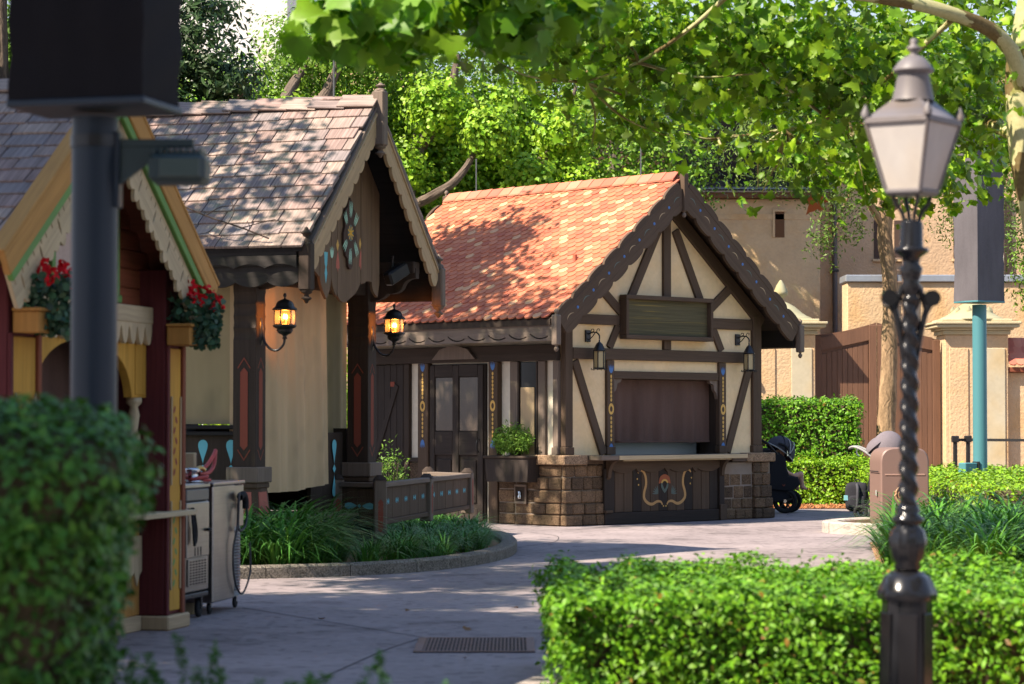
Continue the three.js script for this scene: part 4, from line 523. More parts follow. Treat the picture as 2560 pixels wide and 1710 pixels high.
// ---------------------------------------------------------------- street lamp
{
  const g = thing('street_lamp', 'black twisted-post street lamp with frosted four-sided lantern beside the hedge', 'street lamp', [1.925, 0, -12.2], R(-37)); g.rotation.z = R(-1.1); g.scale.y = 1.0;
  M('pedestal', new THREE.CylinderGeometry(.122, .142, .74, 6).translate(0, .37, 0), m.ironGloss, g); M('pedestal_cap', lathe([[.142, .72], [.15, .745], [.142, .77], [.115, .83], [.085, .85], [.08, .86], [0, .86]], 6), m.ironGloss, g);
  for (let i = 0; i < 6; i++) { const a = (i + .5) / 6 * Math.PI * 2; const q = M('pedestal_panel', bx(-.045, .045, .12, .66, 0, .008, .004), m.ironGloss, g); q.position.set(Math.sin(a) * .114, 0, Math.cos(a) * .114); q.rotation.y = a; }
  const bulb = lathe([[.05, .86], [.07, .875], [.06, .90], [.08, .925], [.09, .97], [.092, 1.01], [.08, 1.06], [.055, 1.085], [.075, 1.1], [.08, 1.12], [.05, 1.14], [.06, 1.16], [.048, 1.185], [0, 1.185]], 36); { const p = bulb.attributes.position; for (let i = 0; i < p.count; i++) { const x = p.getX(i), z = p.getZ(i), y = p.getY(i); if (y > .91 && y < 1.08) { const a = Math.atan2(z, x), k = 1 + .035 * Math.cos(a * 12); p.setX(i, x * k); p.setZ(i, z * k); } } bulb.computeVertexNormals(); } M('baluster', bulb, m.ironGloss, g);
  // twisted shaft: rounded square section turned along its height
  { const pos = [], idx = [], H0 = 1.18, H1 = 2.2, NS = 150, NA = 28; for (let j = 0; j <= NS; j++) { const t = j / NS, y = H0 + (H1 - H0) * t, r0 = .043 - .005 * t; for (let i = 0; i <= NA; i++) { const a = i / NA * Math.PI * 2, r = r0 * (1 + .34 * Math.pow(Math.abs(Math.cos(a)), 2.5) - .15); const A = a + (y - H0) * 31; pos.push(Math.cos(A) * r, y, Math.sin(A) * r); } } for (let j = 0; j < NS; j++) for (let i = 0; i < NA; i++) { const a = j * (NA + 1) + i, b = a + NA + 1; idx.push(a, b, a + 1, b, b + 1, a + 1); } const G = new THREE.BufferGeometry(); G.setAttribute('position', new THREE.Float32BufferAttribute(pos, 3)); G.setIndex(idx); G.computeVertexNormals(); M('twisted_shaft', G, m.ironGloss, g); }
  M('upper_shaft', lathe([[.03, 2.17], [.05, 2.19], [.035, 2.205], [.035, 2.22], [.052, 2.25], [.04, 2.28], [.05, 2.31], [.058, 2.345], [.04, 2.37], [.048, 2.4], [.085, 2.425], [.085, 2.445], [.058, 2.45], [.055, 2.57], [.04, 2.58], [0, 2.58]], 22), m.ironGloss, g);
  for (const a of [0, Math.PI]) { const q = new THREE.Group(); q.name = 'scroll_arm'; q.rotation.y = a + R(37); g.add(q); M('scroll_bar', merged([tube([[.03, 1.90, 0], [.05, 2.02, 0], [.075, 2.13, 0], [.105, 2.19, 0], [.095, 2.22, 0], [.075, 2.2, 0]], .016, 30, 8), tube([[.035, 2.26, 0], [.06, 2.2, 0], [.08, 2.14, 0]], .016, 14, 8)]), m.ironGloss, q); M('scroll_boss', new THREE.CylinderGeometry(.04, .04, .05, 16).rotateX(Math.PI / 2).translate(.105, 2.2, 0), m.ironGloss, q); }
  for (let i = 0; i < 4; i++) { const a = i / 4 * Math.PI * 2 + Math.PI / 4; M('lantern_arm', tube([[.03, 2.55, 0], [.05, 2.62, 0], [.085, 2.67, 0], [.1, 2.72, 0]], .011, 18, 6).rotateY(-a), m.iron, g); }
  const fr = mat(col(.44, .41, .39), { roughness: .5, map: T.plaster }), weathered = mat(col(.16, .145, .15), { roughness: .5, map: T.plaster });
  const b = .092, t = .17, y0 = 2.72, y1 = 3.06; const lan = new THREE.Group(); lan.name = 'lantern'; g.add(lan);
  M('lantern_floor', bx(-b, b, y0 - .02, y0, -b, b, .006), weathered, lan);
  for (let i = 0; i < 4; i++) { const a = i * Math.PI / 2; const P = new THREE.BufferGeometry(); P.setAttribute('position', new THREE.Float32BufferAttribute([-b, y0, b, b, y0, b, t, y1, t, -t, y1, t], 3)); P.setIndex([0, 1, 2, 0, 2, 3]); P.setAttribute('uv', new THREE.Float32BufferAttribute([0, 0, .18, 0, .3, .35, -.1, .35], 2)); P.computeVertexNormals(); const q = M('lantern_pane', P, fr, lan); q.rotation.y = a; const e = M('lantern_bar', tube([[b, y0, b], [t, y1, t]], .011, 4, 6), weathered, lan); e.rotation.y = a; const rail = M('lantern_rail', merged([bx(-t, t, y1 - .012, y1 + .02, t - .012, t + .012, .004), bx(-b, b, y0 - .01, y0 + .012, b - .008, b + .01, .004)]), weathered, lan); rail.rotation.y = a; const ear = M('corner_ear', lathe([[0, .07], [.01, .05], [.024, .02], [.02, 0]], 8).translate(t, y1 + .018, t), weathered, lan); ear.rotation.y = a; }
  M('lantern_roof', new THREE.CylinderGeometry(.1, .235, .1, 4, 1).rotateY(Math.PI / 4).translate(0, y1 + .068, 0), weathered, lan);
  M('chimney', lathe([[.105, y1 + .11], [.1, y1 + .125], [.075, y1 + .245], [.098, y1 + .25], [.1, y1 + .265], [.075, y1 + .30], [.05, y1 + .325], [.022, y1 + .335], [.016, y1 + .35], [.034, y1 + .362], [.034, y1 + .375], [.014, y1 + .388], [.022, y1 + .4], [.014, y1 + .416], [0, y1 + .42]], 22), weathered, lan);
}
// ---------------------------------------------------------------- buildings, gate and walls behind
const stucco = mat(col(.62, .445, .27), { map: T.plaster, bumpMap: T.plasterB, bumpScale: .012, roughness: .95 }), stuccoPale = mat(col(.62, .44, .26), { map: T.plaster, bumpMap: T.plasterB, bumpScale: .012, roughness: .95 }), stuccoSalmon = mat(col(.58, .40, .25), { map: T.plaster, bumpMap: T.plasterB, bumpScale: .012, roughness: .95 });
const slate = [[.045, .052, .066], [.06, .066, .08], [.038, .042, .05], [.085, .08, .08]].map(c => mat(col(...c), { map: T.shingle, roughness: .7 })), lead = mat(col(.33, .36, .40), { roughness: .4, metalness: .4, map: T.metalR ? T.plaster : null });
const sageStone = mat(col(.36, .345, .22), { map: T.plaster, roughness: .9 }), gateBrown = wood(col(.165, .08, .044), { roughness: .6 });
{
  const B = thing('stucco_building', 'tan stucco building with dark slate roof behind the timbered stall', 'building', [0, 0, -65.5]);
  M('wall', bx(4.5, 8.15, 0, 7.45, -6, 0, .02), stucco, B); M('band', bx(4.5, 8.17, 6.9, 7.05, .001, .02, .004, 'x'), stuccoPale, B);
  M('eave_board', bx(4.3, 8.5, 7.46, 7.62, -6, .35, .02, 'x'), wood(col(.17, .09, .05)), B); M('gutter', tube([[4.2, 7.66, .42], [6.5, 7.66, .42], [8.55, 7.66, .42]], .075, 8, 8), lead, B);
  const rf = M('roof', ext(shape([[-.45, 7.62], [3, 10.4], [3, 10.2], [-.3, 7.6]]), 4.3).rotateY(-Math.PI / 2).translate(8.55, 0, 0).scale(1, 1, 1), slate[2], B); rf.geometry.translate(0, 0, 0);
  const ph = Math.atan2(2.78, 3.45); for (let r = 0; r < 9; r++) { let x = 4.25; while (x < 8.5) { const w = rr(.42, .62), W = Math.min(w, 8.55 - x); const t = M('roof_tile', cbox(W - .02, .62, .05, .01, 'y').translate(0, .31, .04), pick(slate), rf); t.position.set(x + W / 2, 7.60 + r * .47 * Math.sin(ph), .48 - r * .47 * Math.cos(ph)); t.rotation.x = -(Math.PI / 2 - ph) - .06 + rr(-.03, .03); x += w; } }
  for (const [x, y, w, h] of [[7.08, 6.77, .25, .68]]) { const n = M('slit_window', bx(x - w / 2, x + w / 2, y - h / 2, y + h / 2, .002, .02, .004), mat(col(.12, .06, .03)), B); M('window_reveal', bx(x - w / 2 - .06, x - w / 2, y - h / 2, y + h / 2 + .06, .002, .05, .006), stuccoPale, n); M('window_reveal', bx(x - w / 2, x + w / 2 + .05, y + h / 2, y + h / 2 + .06, .002, .05, .006), stuccoPale, n); }
  const B2 = thing('stucco_wing', 'salmon stucco wing with drain pipe and slit windows behind the gate', 'building', [0, 0, -67]);
  M('wall', bx(8.2, 17, 0, 11, -5, 0, .02), stuccoSalmon, B2); M('drain_pipe', tube([[8.72, 9, .1], [8.72, 5, .1], [8.72, 0, .1]], .07, 8, 10), mat(col(.09, .075, .07), { roughness: .5 }), B2); for (const y of [3.5, 5.6, 7.6]) M('pipe_clip', bx(8.62, 8.82, y, y + .06, .01, .19, .006), m.iron, B2);
  for (const x of [9.95, 10.5, 12.1]) { const n = M('slit_window', bx(x - .16, x + .16, 5.95, 7.0, .002, .02, .004), mat(col(.07, .045, .035)), B2); M('window_sill', bx(x - .2, x + .2, 5.88, 5.949, .002, .09, .008), stuccoPale, n); }
  for (const x of [12.6, 13.3]) M('timber_stud', bx(x, x + .22, 4.9, 7.6, .002, .08, .01), m.timberDark, B2); M('infill', bx(12.82, 13.3, 5.6, 7.2, .002, .03, .004), mat(col(.6, .56, .5)), B2);
  const P = thing('parapet_wall', 'lower tan parapet wall with grey metal coping above the gate', 'wall', [0, 0, -63.2]); M('wall', bx(8.55, 15, 0, 5.12, -1, 0, .02), stuccoPale, P); M('coping', bx(8.5, 15, 5.12, 5.30, -1.1, .08, .02, 'x'), lead, P);
  const Ld = thing('roof_ladder', 'thin metal hooped ladder fixed on the parapet wall beside the trunk', 'ladder', [9.45, 0, -63.05]); for (const x of [-.0, .5]) M('ladder_rail', tube([[x, 3.2, .1], [x, 5.0, .1], [x, 5.9, .1], [x, 6.15, -.1], [x, 6.1, -.4]], .035, 24, 6), mat(col(.2, .14, .1), { roughness: .5 }), Ld); for (let i = 0; i < 9; i++) M('rung', tube([[0, 3.3 + i * .3, .1], [.5, 3.3 + i * .3, .1]], .02, 2, 6), mat(col(.2, .14, .1), { roughness: .5 }), Ld);
  const TR = thing('shingled_annex', 'low annex with tan shingled roof showing through leaves above the tiles', 'building', [.6, .9, -70]); M('wall', bx(1.4, 4.7, 0, 7.0, -4, -.4, .02), stucco, TR);
  { const ph2 = R(42); const rd = M('roof', ext(shape([[-.1, 6.95], [1.75, 8.6], [1.75, 8.4], [0, 6.85]]), 3.7).rotateY(-Math.PI / 2).translate(4.9, 0, 0), m.shingles[3], TR); for (let r = 0; r < 7; r++) { let x = 1.25; while (x < 4.85) { const w = rr(.34, .56), W = Math.min(w, 4.9 - x); const t = M('shingle', cbox(W - .02, .5, .04, .006, 'y').translate(0, .25, .03), pick([m.tanSh ??= mat(col(.40, .27, .18), { map: T.shingle }), m.shingles[3], m.shingles[2]]), rd); t.position.set(x + W / 2, 6.95 + r * .36 * Math.sin(ph2), .12 - r * .36 * Math.cos(ph2)); t.rotation.x = -(Math.PI / 2 - ph2) - .05; x += w; } } }
  const WB = thing('white_building', 'bright white building wall showing between the leaves at upper left', 'building', [0, 0, -76]); M('wall', bx(-14, -6.9, 0, 16, -5, 0, .02), mat(col(.80, .78, .74), { map: T.plaster, roughness: .9 }), WB); M('shade_tinted_side', bx(-6.9, -3, 0, 13.5, -6, -.5, .02), stuccoPale, WB);  // tan on the side part stands for the white building's shaded side
}
// gate with two pillars
{
  const G = thing('arched_gate', 'brown two-leaf arched timber gate between stucco pillars', 'gate', [8.68, 0, -59]);
  for (const sd of [-1, 1]) { const w = 1.5; const S = new THREE.Shape(); S.moveTo(0, 0); S.lineTo(w, 0); S.lineTo(w, sd < 0 ? 3.62 : 3.5); S.quadraticCurveTo(w * .55, 3.66, 0, 3.92); S.lineTo(0, 0);
    const lf = new THREE.Group(); lf.name = 'gate_leaf'; lf.scale.x = 1; G.add(lf); const mir = g => { if (sd < 0) { g.scale(-1, 1, 1); const A = g.attributes; for (let i = 0; i < A.position.count; i += 3) for (const q of ['position', 'normal', 'uv']) { const k = A[q].itemSize; for (let j = 0; j < k; j++) { const t = A[q].array[(i + 1) * k + j]; A[q].array[(i + 1) * k + j] = A[q].array[(i + 2) * k + j]; A[q].array[(i + 2) * k + j] = t; } } g.computeVertexNormals(); } return g; };
    M('leaf_back', mir(ext(S, .05).translate(.01, 0, -.06)), gateBrown, lf); for (let i = 0; i < 9; i++) M('gate_plank', mir(bx(.20 + i * .125, .20 + i * .125 + .119, .2, 3.42 - i * .03, -.009, .008, .006)), gateBrown, lf);
    M('gate_stile', mir(bx(.01, .19, 0, 3.86, -.009, .06, .01)), gateBrown, lf); M('gate_stile', mir(bx(w - .18, w, 0, sd < 0 ? 3.6 : 3.5, -.009, .055, .01)), gateBrown, lf); const tr = new THREE.Shape(); tr.moveTo(.19, 3.5); tr.quadraticCurveTo(w * .55, 3.36, w - .18, 3.26); tr.lineTo(w - .18, 3.56); tr.quadraticCurveTo(w * .55, 3.66, .19, 3.82); M('gate_rail', mir(ext(tr, .055).translate(0, 0, -.0085)), gateBrown, lf); M('gate_rail', mir(bx(.19, w - .18, .0, .22, -.009, .05, .01, 'x')), gateBrown, lf); }
  for (const [x, wd, nm] of [[6.42, 1.5, 'stucco gate pillar with sage cap and finial left of the gate'], [10.98, 1.5, 'stucco gate pillar with ornate sage cap right of the gate']]) {
    const p = thing('gate_pillar', nm, 'pillar', [x, 0, -59.2], 0, 'pillars flanking the arched gate'); M('shaft', bx(-wd / 2, wd / 2, 0, 3.62, -.6, .6, .02), stucco, p); M('panel', bx(.18, wd / 2 - .08, .5, 3.3, .601, .63, .01), mat(col(.52, .46, .33), { map: T.plaster }), p); M('panel', bx(-wd / 2 + .1, -.2, .5, 3.3, .601, .63, .01), stuccoPale, p);
    const cr = [[.8, 3.62, 3.72], [.86, 3.72, 3.78], [.98, 3.78, 3.86], [1.02, 3.86, 3.92], [.84, 3.92, 3.99]]; for (const [w, a, b] of cr) M('cornice', bx(-w, w, a, b, -w + .15, w - .15, .015, 'x'), mat(col(.50, .44, .28), { map: T.plaster }), p);
    M('cap', lathe([[.78, 3.99], [.72, 4.04], [.62, 4.08], [.5, 4.16], [.34, 4.3], [.2, 4.38], [.12, 4.42], [0, 4.42]], 22), sageStone, p); if (x < 8) M('finial', lathe([[.1, 4.42], [.05, 4.46], [.06, 4.5], [.16, 4.58], [.17, 4.66], [.1, 4.82], [.03, 4.93], [0, 4.95]], 14), sageStone, p); else for (let i = 0; i < 10; i++) { const a = i / 10 * 6.283; M('carved_leaf', lathe([[0, .22], [.06, .12], [.07, .04], [.03, 0]], 7).scale(1, 1, .5).translate(Math.cos(a) * .45, 4.1, Math.sin(a) * .45), sageStone, p); }
  }
  const tileCoping = (x0, x1, y, z, label) => { const w = thing('tiled_wall', label, 'wall', [0, 0, z]); M('wall', bx(x0, x1, 0, y - .12, -.4, 0, .02), stucco, w); M('eave', bx(x0 - .02, x1 + .02, y - .12, y, -.5, .16, .015, 'x'), m.redBrown, w); const bar = ext(shape([[-.09, 0], [-.06, -.05], [0, -.07], [.06, -.05], [.09, 0], [.09, .3], [-.09, .3]]), .03); for (let r = 0; r < 4; r++) for (let x = x0; x < x1 - .05; x += .18) { const t = M('coping_tile', bar, pick(m.tiles.slice(0, 5)), w); t.position.set(x + .09 + (r % 2 ? .045 : 0), y + .08 + r * .14, .18 - r * .16); t.rotation.x = -.86; } return w; };
  tileCoping(4.6, 5.72, 2.62, -58.6, 'short tan wall with red tile coping left of the gate pillar'); tileCoping(11.75, 14.5, 2.85, -58.8, 'tan wall with red tile coping right of the gate pillar');
}
// crowd barrier posts with belts
{ const S = [[9.55, -53.5], [9.9, -53.9], [11.15, -52.6]]; const names = ['black belt barrier post against the gate, first of the three', 'black belt barrier post beside the teal pole, middle of the three', 'black leaning belt barrier post right of the teal pole'];
  S.forEach(([x, z], i) => { const g = thing('barrier_post', names[i], 'barrier post', [x, 0, z], 0, 'belt barrier posts by the gate'); M('post', new THREE.CylinderGeometry(.045, .05, 1.2, 14).translate(0, .6, 0), m.iron, g); M('post_head', bx(-.075, .075, 1.12, 1.26, -.075, .075, .015), m.iron, g); M('post_base', new THREE.CylinderGeometry(.2, .24, .05, 20).translate(0, .025, 0), m.iron, g); if (i === 2) g.rotation.z = -.05;
    if (i < 2 || true) { const n = S[i + 1] ?? [13.2, -52.4]; const dx = n[0] - x, dz = n[1] - z, l = Math.hypot(dx, dz); const bt = M('belt', bx(.06, l - .06, 1.14, 1.2, -.004, .004, .001, 'x'), m.rubber, g); bt.rotation.y = Math.atan2(-dz, dx); } }); }
// ---------------------------------------------------------------- foliage
function leafGeo(pts, fold = .25, curl = .15) { const S = shape(pts), g = flat(S, 2), p = g.attributes.position; for (let i = 0; i < p.count; i++) p.setZ(i, fold * Math.abs(p.getX(i)) - curl * p.getY(i) * p.getY(i) + .05 * Math.sin(p.getX(i) * 9 + p.getY(i) * 7)); g.computeVertexNormals(); return g; }
const G_oval = leafGeo([[0, 0], [.22, .3], [.24, .6], [0, 1], [-.24, .6], [-.22, .3]], .35, .15), G_long = leafGeo([[0, 0], [.13, .3], [.14, .6], [0, 1], [-.14, .6], [-.13, .3]], .3, .2), G_vine = leafGeo([[0, 0], [.32, .1], [.42, .45], [.12, .62], [0, 1], [-.12, .62], [-.42, .45], [-.32, .1]], .3, .2);
const sycHalf = [[0, 0], [.1, -.04], [.27, -.03], [.5, .06], [.4, .16], [.45, .26], [.62, .46], [.45, .47], [.41, .57], [.25, .53], [.2, .68], [.1, .82]], sycPts = [...sycHalf, [0, 1], ...sycHalf.slice(1).reverse().map(p => [-p[0], p[1]])];
const G_syc = leafGeo(sycPts, .2, .2), G_syc2 = leafGeo(sycPts.map(p => [p[0] * .9, p[1]]), .55, .5);
const Q = new THREE.Quaternion(), E0 = new THREE.Euler();
function leafQ(n, jit = .9) { // orient leaf normal (+z) roughly along n, random spin
  const d = n.clone().add(V(rr(-jit, jit), rr(-jit, jit), rr(-jit, jit))).normalize(); const q = new THREE.Quaternion().setFromUnitVectors(V(0, 0, 1), d); return q.multiply(new THREE.Quaternion().setFromAxisAngle(V(0, 0, 1), rr(0, 6.283))); }
const tint = (v = .25, y = .2) => { const k = rr(1 - v, 1 + v), h = rr(0, y); return [k * (1 + h * 1.2), k * (1 + h * .35), k * (1 - h * .4)]; };
// crown of clumps: each [x, y, z, rx, ry, rz, clusters]
function crownLeaves(clumps, perCluster, spread, s0, s1, up = .5, tv = .25, ty = .2, air = 0) {
  const out = []; for (const [x, y, z, rx, ry, rz, n] of clumps) for (let i = 0; i < n; i++) { const d = V(rr(-1, 1), rr(-1, 1), rr(-1, 1)).normalize(), r = Math.pow(rnd(), .45) * (1 + air * rr(-.5, 1)); const c = V(x + d.x * rx * r, y + d.y * ry * r, z + d.z * rz * r); const k = Math.round(perCluster * rr(.6, 1.4)), tc = tint(tv, ty);
    for (let j = 0; j < k; j++) { const o = V(rr(-1, 1), rr(-1, .8), rr(-1, 1)).multiplyScalar(spread); const t = tint(.16, .1); out.push({ p: c.clone().add(o), q: leafQ(d.clone().multiplyScalar(.5).add(V(0, up, .25)).add(o.clone().multiplyScalar(.6 / spread)), .7), s: rr(s0, s1), c: [tc[0] * t[0], tc[1] * t[1], tc[2] * t[2]] }); } }
  return out;
}
const F = { syc: leafMat(.12, .28, .006, .52), sycC: [.12, .28, .006], oak: leafMat(.10, .23, .015, .38), vine: leafMat(.19, .39, .02, .42), dark: leafMat(.025, .062, .016, .25), hedge: leafMat(.10, .27, .010, .35), hedgeDark: leafMat(.055, .17, .02, .3), grass: leafMat(.06, .205, .03, .3), bush: leafMat(.17, .36, .012, .4) };  // dark: shade carried in the leaf colour
const barkM = mat(col(.20, .155, .12), { map: T.bark, bumpMap: T.barkB, bumpScale: .03, roughness: .95 }), sycTint = .72, barkTan = mat(col(.42, .28, .165), { map: T.bark, bumpMap: T.barkB, bumpScale: .025, roughness: .95 }), sycBark = mat(col(.55, .52, .36), { map: T.syc, roughness: .85 });
function tree(name, label, limbs, bm, parts, group) { // limbs: [[pts, radii]...]
  const b = limbs[0][0][0], g = thing(name, label, 'tree', [b[0], b[1], b[2]], 0, group); limbs.forEach(([p, r, seg], i) => M(i ? 'limb' : 'trunk', limb(p.map(q => [q[0] - b[0], q[1] - b[1], q[2] - b[2]]), r, seg ?? 10, .1), bm, g));
  for (const [nm, geo, mt, list] of parts) { list.forEach(e => e.p.sub(V(...b))); scatter(nm, geo, mt, list, g); } return g;
}
// hedges -------------------------------------------------
function hedge(label, x0, x1, z0, z1, h, n, s0, s1, mt, o = {}) {
  const g = thing('hedge', label, 'hedge', [(x0 + x1) / 2, 0, (z0 + z1) / 2]); const w = (x1 - x0) / 2, d = (z1 - z0) / 2, inset = o.inset ?? .12; const taper = o.taper ?? 0;
  const core = cbox(2 * (w - inset), h - inset * .8, 2 * (d - inset), .12).translate(0, (h - inset * .8) / 2, 0); { const p = core.attributes.position; for (let i = 0; i < p.count; i++) { const f = 1 - taper * (1 - p.getY(i) / h); p.setX(i, p.getX(i) * f); } core.computeVertexNormals(); }
  M('twig_mass', core, o.core ?? mat(col(.11, .085, .05), { roughness: 1, map: T.bark }), g);
  const list = [], A = [2 * d * h, 2 * d * h, 2 * w * h, 2 * w * h * .4, 4 * w * d], tot = A.reduce((a, b) => a + b); const bump = (x, y) => .5 * Math.sin(x * 4.1 + y * 3) + .5 * Math.sin(x * 9.3 - y * 6 + 1);
  for (let i = 0; i < n; i++) { let k = rnd() * tot, f = 0; while (k > A[f]) k -= A[f++]; let p, nn; const u = rr(-1, 1), v = rnd();
    if (f < 2) { const sx = f ? 1 : -1; p = V(sx * w, v * h, u * d); nn = V(sx, .15, 0); } else if (f < 4) { const sz = f === 2 ? 1 : -1; p = V(u * w, v * h, sz * d); nn = V(0, .15, sz); } else { p = V(u * w, h, rr(-1, 1) * d); nn = V(0, 1, 0); }
    const nz = vn(p.x * 5 + 50, p.y * 5 + p.z * 5 + 50, 999, 999, 5), nz2 = vn(p.x * 13 + 90, p.y * 13 + p.z * 13 + 90, 999, 999, 6); const deep = rnd() < .42; if (!deep && nz * .6 + nz2 * .4 < rr(.0, .42)) { i -= rnd() < .8 ? 1 : 0; continue; } const e = bump(p.x + p.y, p.z + p.y * .7) * (o.rough ?? .03) + (nz - .5) * (o.rough ?? .03) * 1.6; const er = .12, px = Math.min(1, (w - Math.abs(p.x)) / er), py = Math.min(1, (h - p.y) / er), pz = Math.min(1, (d - Math.abs(p.z)) / er);
    p.addScaledVector(nn, deep ? -rr(.3, .95) * inset : e - rr(0, inset * .5) + (rnd() < .06 ? rr(0, .06) : 0)); if (py < 1 && px < 1) p.y -= (1 - px) * (1 - py) * .05; const tf = 1 - taper * (1 - p.y / h); p.x *= tf; const cx = (o.cx?.(p.y) ?? 0); p.x += cx;
    list.push({ p, q: leafQ(nn.clone().add(V(0, .35, 0)), .75), s: rr(s0, s1), c: rnd() < .018 ? [rr(1.6, 2.6), rr(.4, .7), 2] : tint(.38, .42) }); }
  for (let s = 0; s < (o.shoots ?? 0); s++) { const top = rnd() < .7, b0 = top ? V(rr(-w, w), h - .02, rr(-d, d)) : V(rr(-w, w), rr(.3, 1) * h, d - .02), dir = (top ? V(rr(-.5, .5), 1, rr(-.5, .5)) : V(rr(-.5, .5), rr(.2, .9), 1)).normalize(), ln = rr(.05, .14); for (let i = 0; i < 9; i++) list.push({ p: b0.clone().addScaledVector(dir, ln * i / 8).add(V(rr(-.012, .012), 0, rr(-.012, .012))), q: leafQ(V(rr(-1, 1), .6, rr(-1, 1)), .5), s: rr(s0, s1) * .95, c: tint(.2, .5) }); }
  scatter('foliage', o.geo ?? G_oval, mt, list, g); return g;
}
hedge('clipped bright green hedge in the foreground behind the street lamp', .22, 5.2, -16.3, -13.35, .655, 90000, .026, .06, F.hedge, { rough: .075, taper: .035, shoots: 150 });
hedge('tall dark clipped hedge in front of the brown gate', 3.4, 6.62, -48.6, -47, 1.98, 22000, .04, .09, F.hedge, { rough: .07, shoots: 50 });
hedge('low clipped hedge with mulch at its foot behind the stroller', 4.0, 7.4, -46.9, -45.5, .86, 15000, .035, .075, F.bush, { rough: .07, geo: G_vine, shoots: 50 });
hedge('wide low sunlit hedge around the teal pole right of the litter bin', 6.35, 12, -45.6, -34, .72, 40000, .04, .09, F.bush, { rough: .09, shoots: 120 });
// left foreground shrub
{
  const g = thing('clipped_shrub', 'dark out-of-focus clipped shrub filling the lower left corner', 'shrub', [-1.76, 0, -8.4]); const core = new THREE.SphereGeometry(1, 24, 16); { const p = core.attributes.position; for (let i = 0; i < p.count; i++) { const x = p.getX(i), y = p.getY(i), z = p.getZ(i), q = (a, e) => Math.sign(a) * Math.pow(Math.abs(a), e); p.setXYZ(i, q(x, .34) * .47 * (.4 + .6 * Math.min(1, (y + 1) / 1.5)) - .27 * (1 - Math.min(1, (y + 1) / 1.5)), .80 + q(y, .3) * .76, q(z, .5) * .42); } core.computeVertexNormals(); } M('twig_mass', core, mat(col(.11, .085, .05), { roughness: 1, map: T.bark }), g);
  const list = []; const p = core.attributes.position, nn = core.attributes.normal, tri = core.index.array; const cum = []; let ta = 0; for (let t = 0; t < tri.length; t += 3) { const [A, B, C] = [0, 1, 2].map(k => V().fromBufferAttribute(p, tri[t + k])); ta += B.sub(A).cross(C.sub(A)).length(); cum.push(ta); } for (let i = 0; i < 17000; i++) { const rv = rnd() * ta; let lo = 0, hi = cum.length - 1; while (lo < hi) { const md = (lo + hi) >> 1; cum[md] < rv ? lo = md + 1 : hi = md; } const t = lo * 3, a = rnd(), b = rnd() * (1 - a), c = 1 - a - b; const q = V(), n = V(); for (const [k, w] of [[0, a], [1, b], [2, c]]) { q.addScaledVector(V().fromBufferAttribute(p, tri[t + k]), w); n.addScaledVector(V().fromBufferAttribute(nn, tri[t + k]), w); } q.addScaledVector(n.normalize(), rr(-.01, .12)); list.push({ p: q, q: leafQ(n.clone().add(V(0, .4, 0)), .8), s: rr(.03, .06), c: tint(.4, .3) }); } scatter('foliage', G_oval, F.hedgeDark, list, g);
}
// ornamental grass ---------------------------------------
const G_blade = (() => { const n = 7, pos = [], idx = []; for (let i = 0; i <= n; i++) { const t = i / n, y = t * (1 - .42 * t * t), x = .62 * t * t * t + .1 * t, w = .017 * (1 - Math.pow(t, 2.2)) + .0008; pos.push(x, y, -w, x, y, w); if (i) { const k = i * 2; idx.push(k - 2, k - 1, k, k - 1, k + 1, k); } } const g = new THREE.BufferGeometry(); g.setAttribute('position', new THREE.Float32BufferAttribute(pos, 3)); g.setIndex(idx); g.computeVertexNormals(); return g; })();
function grassBed(label, inside, box, clumps, h, mt, tn) {
  const list = []; let k = 0, guard = 0; while (k < clumps && guard++ < 60000) { const x = rr(box[0], box[1]), z = rr(box[2], box[3]); if (!inside(x, z)) continue; k++; const hh = h * rr(.75, 1.2) * (x < -2.1 || x > .1 ? 1.05 : z < -28 ? .52 : .56); for (let i = 0; i < 46; i++) { const a = rr(0, 6.283), r = rr(0, .07); const s = hh * rr(.6, 1.25); const q = new THREE.Quaternion().setFromEuler(new THREE.Euler(0, a, rr(-.5, .12), 'YXZ')); list.push({ p: V(x + Math.cos(a) * r, 0.02, z - Math.sin(a) * r), q, s: [s * rr(.7, 1.3), s, s * rr(.7, 1.1)], c: tn ? tn(x, z) : tint(.35, rnd() < .06 ? 1.2 : .25) }); } }
  const o = scatter('ornamental_grass', G_blade, mt, list, scene); tag(o, label, 'grass', null, 'stuff'); return o;
}
const kerbL = [[-5.2, -25.0], [-3.6, -24.95], [-2.6, -25.15], [-1.5, -25.75], [-.85, -26.6], [-.45, -27.55], [-.18, -28.7], [-.05, -30.0], [-.06, -31.4], [-.2, -32.8], [-.5, -34.2], [-.75, -35]];
const distK = (x, z) => { let d = 99; for (let i = 0; i < kerbL.length - 1; i++) { const [ax, az] = kerbL[i], [bx2, bz] = kerbL[i + 1], t = Math.max(0, Math.min(1, ((x - ax) * (bx2 - ax) + (z - az) * (bz - az)) / ((bx2 - ax) ** 2 + (bz - az) ** 2))); d = Math.min(d, Math.hypot(x - ax - t * (bx2 - ax), z - az - t * (bz - az))); } return d; };
const inL = (x, z) => { let c = false; const P = [...kerbL, [-1.9, -35], [-1.75, -30.6], [-2.3, -29.5], [-2.6, -27.3], [-5.2, -27.0]]; for (let i = 0, j = P.length - 1; i < P.length; j = i++) { if ((P[i][1] > z) !== (P[j][1] > z) && x < (P[j][0] - P[i][0]) * (z - P[i][1]) / (P[j][1] - P[i][1]) + P[i][0]) c = !c; } return c && distK(x, z) > .24; };
grassBed('lush dark green border grass in the kerbed bed before the shake roof stall', (x, z) => inL(x, z) && !(Math.abs(x - .06 * z) < .22 && z < -26.4), [-5, 0, -35, -25], 430, .8, F.grass);
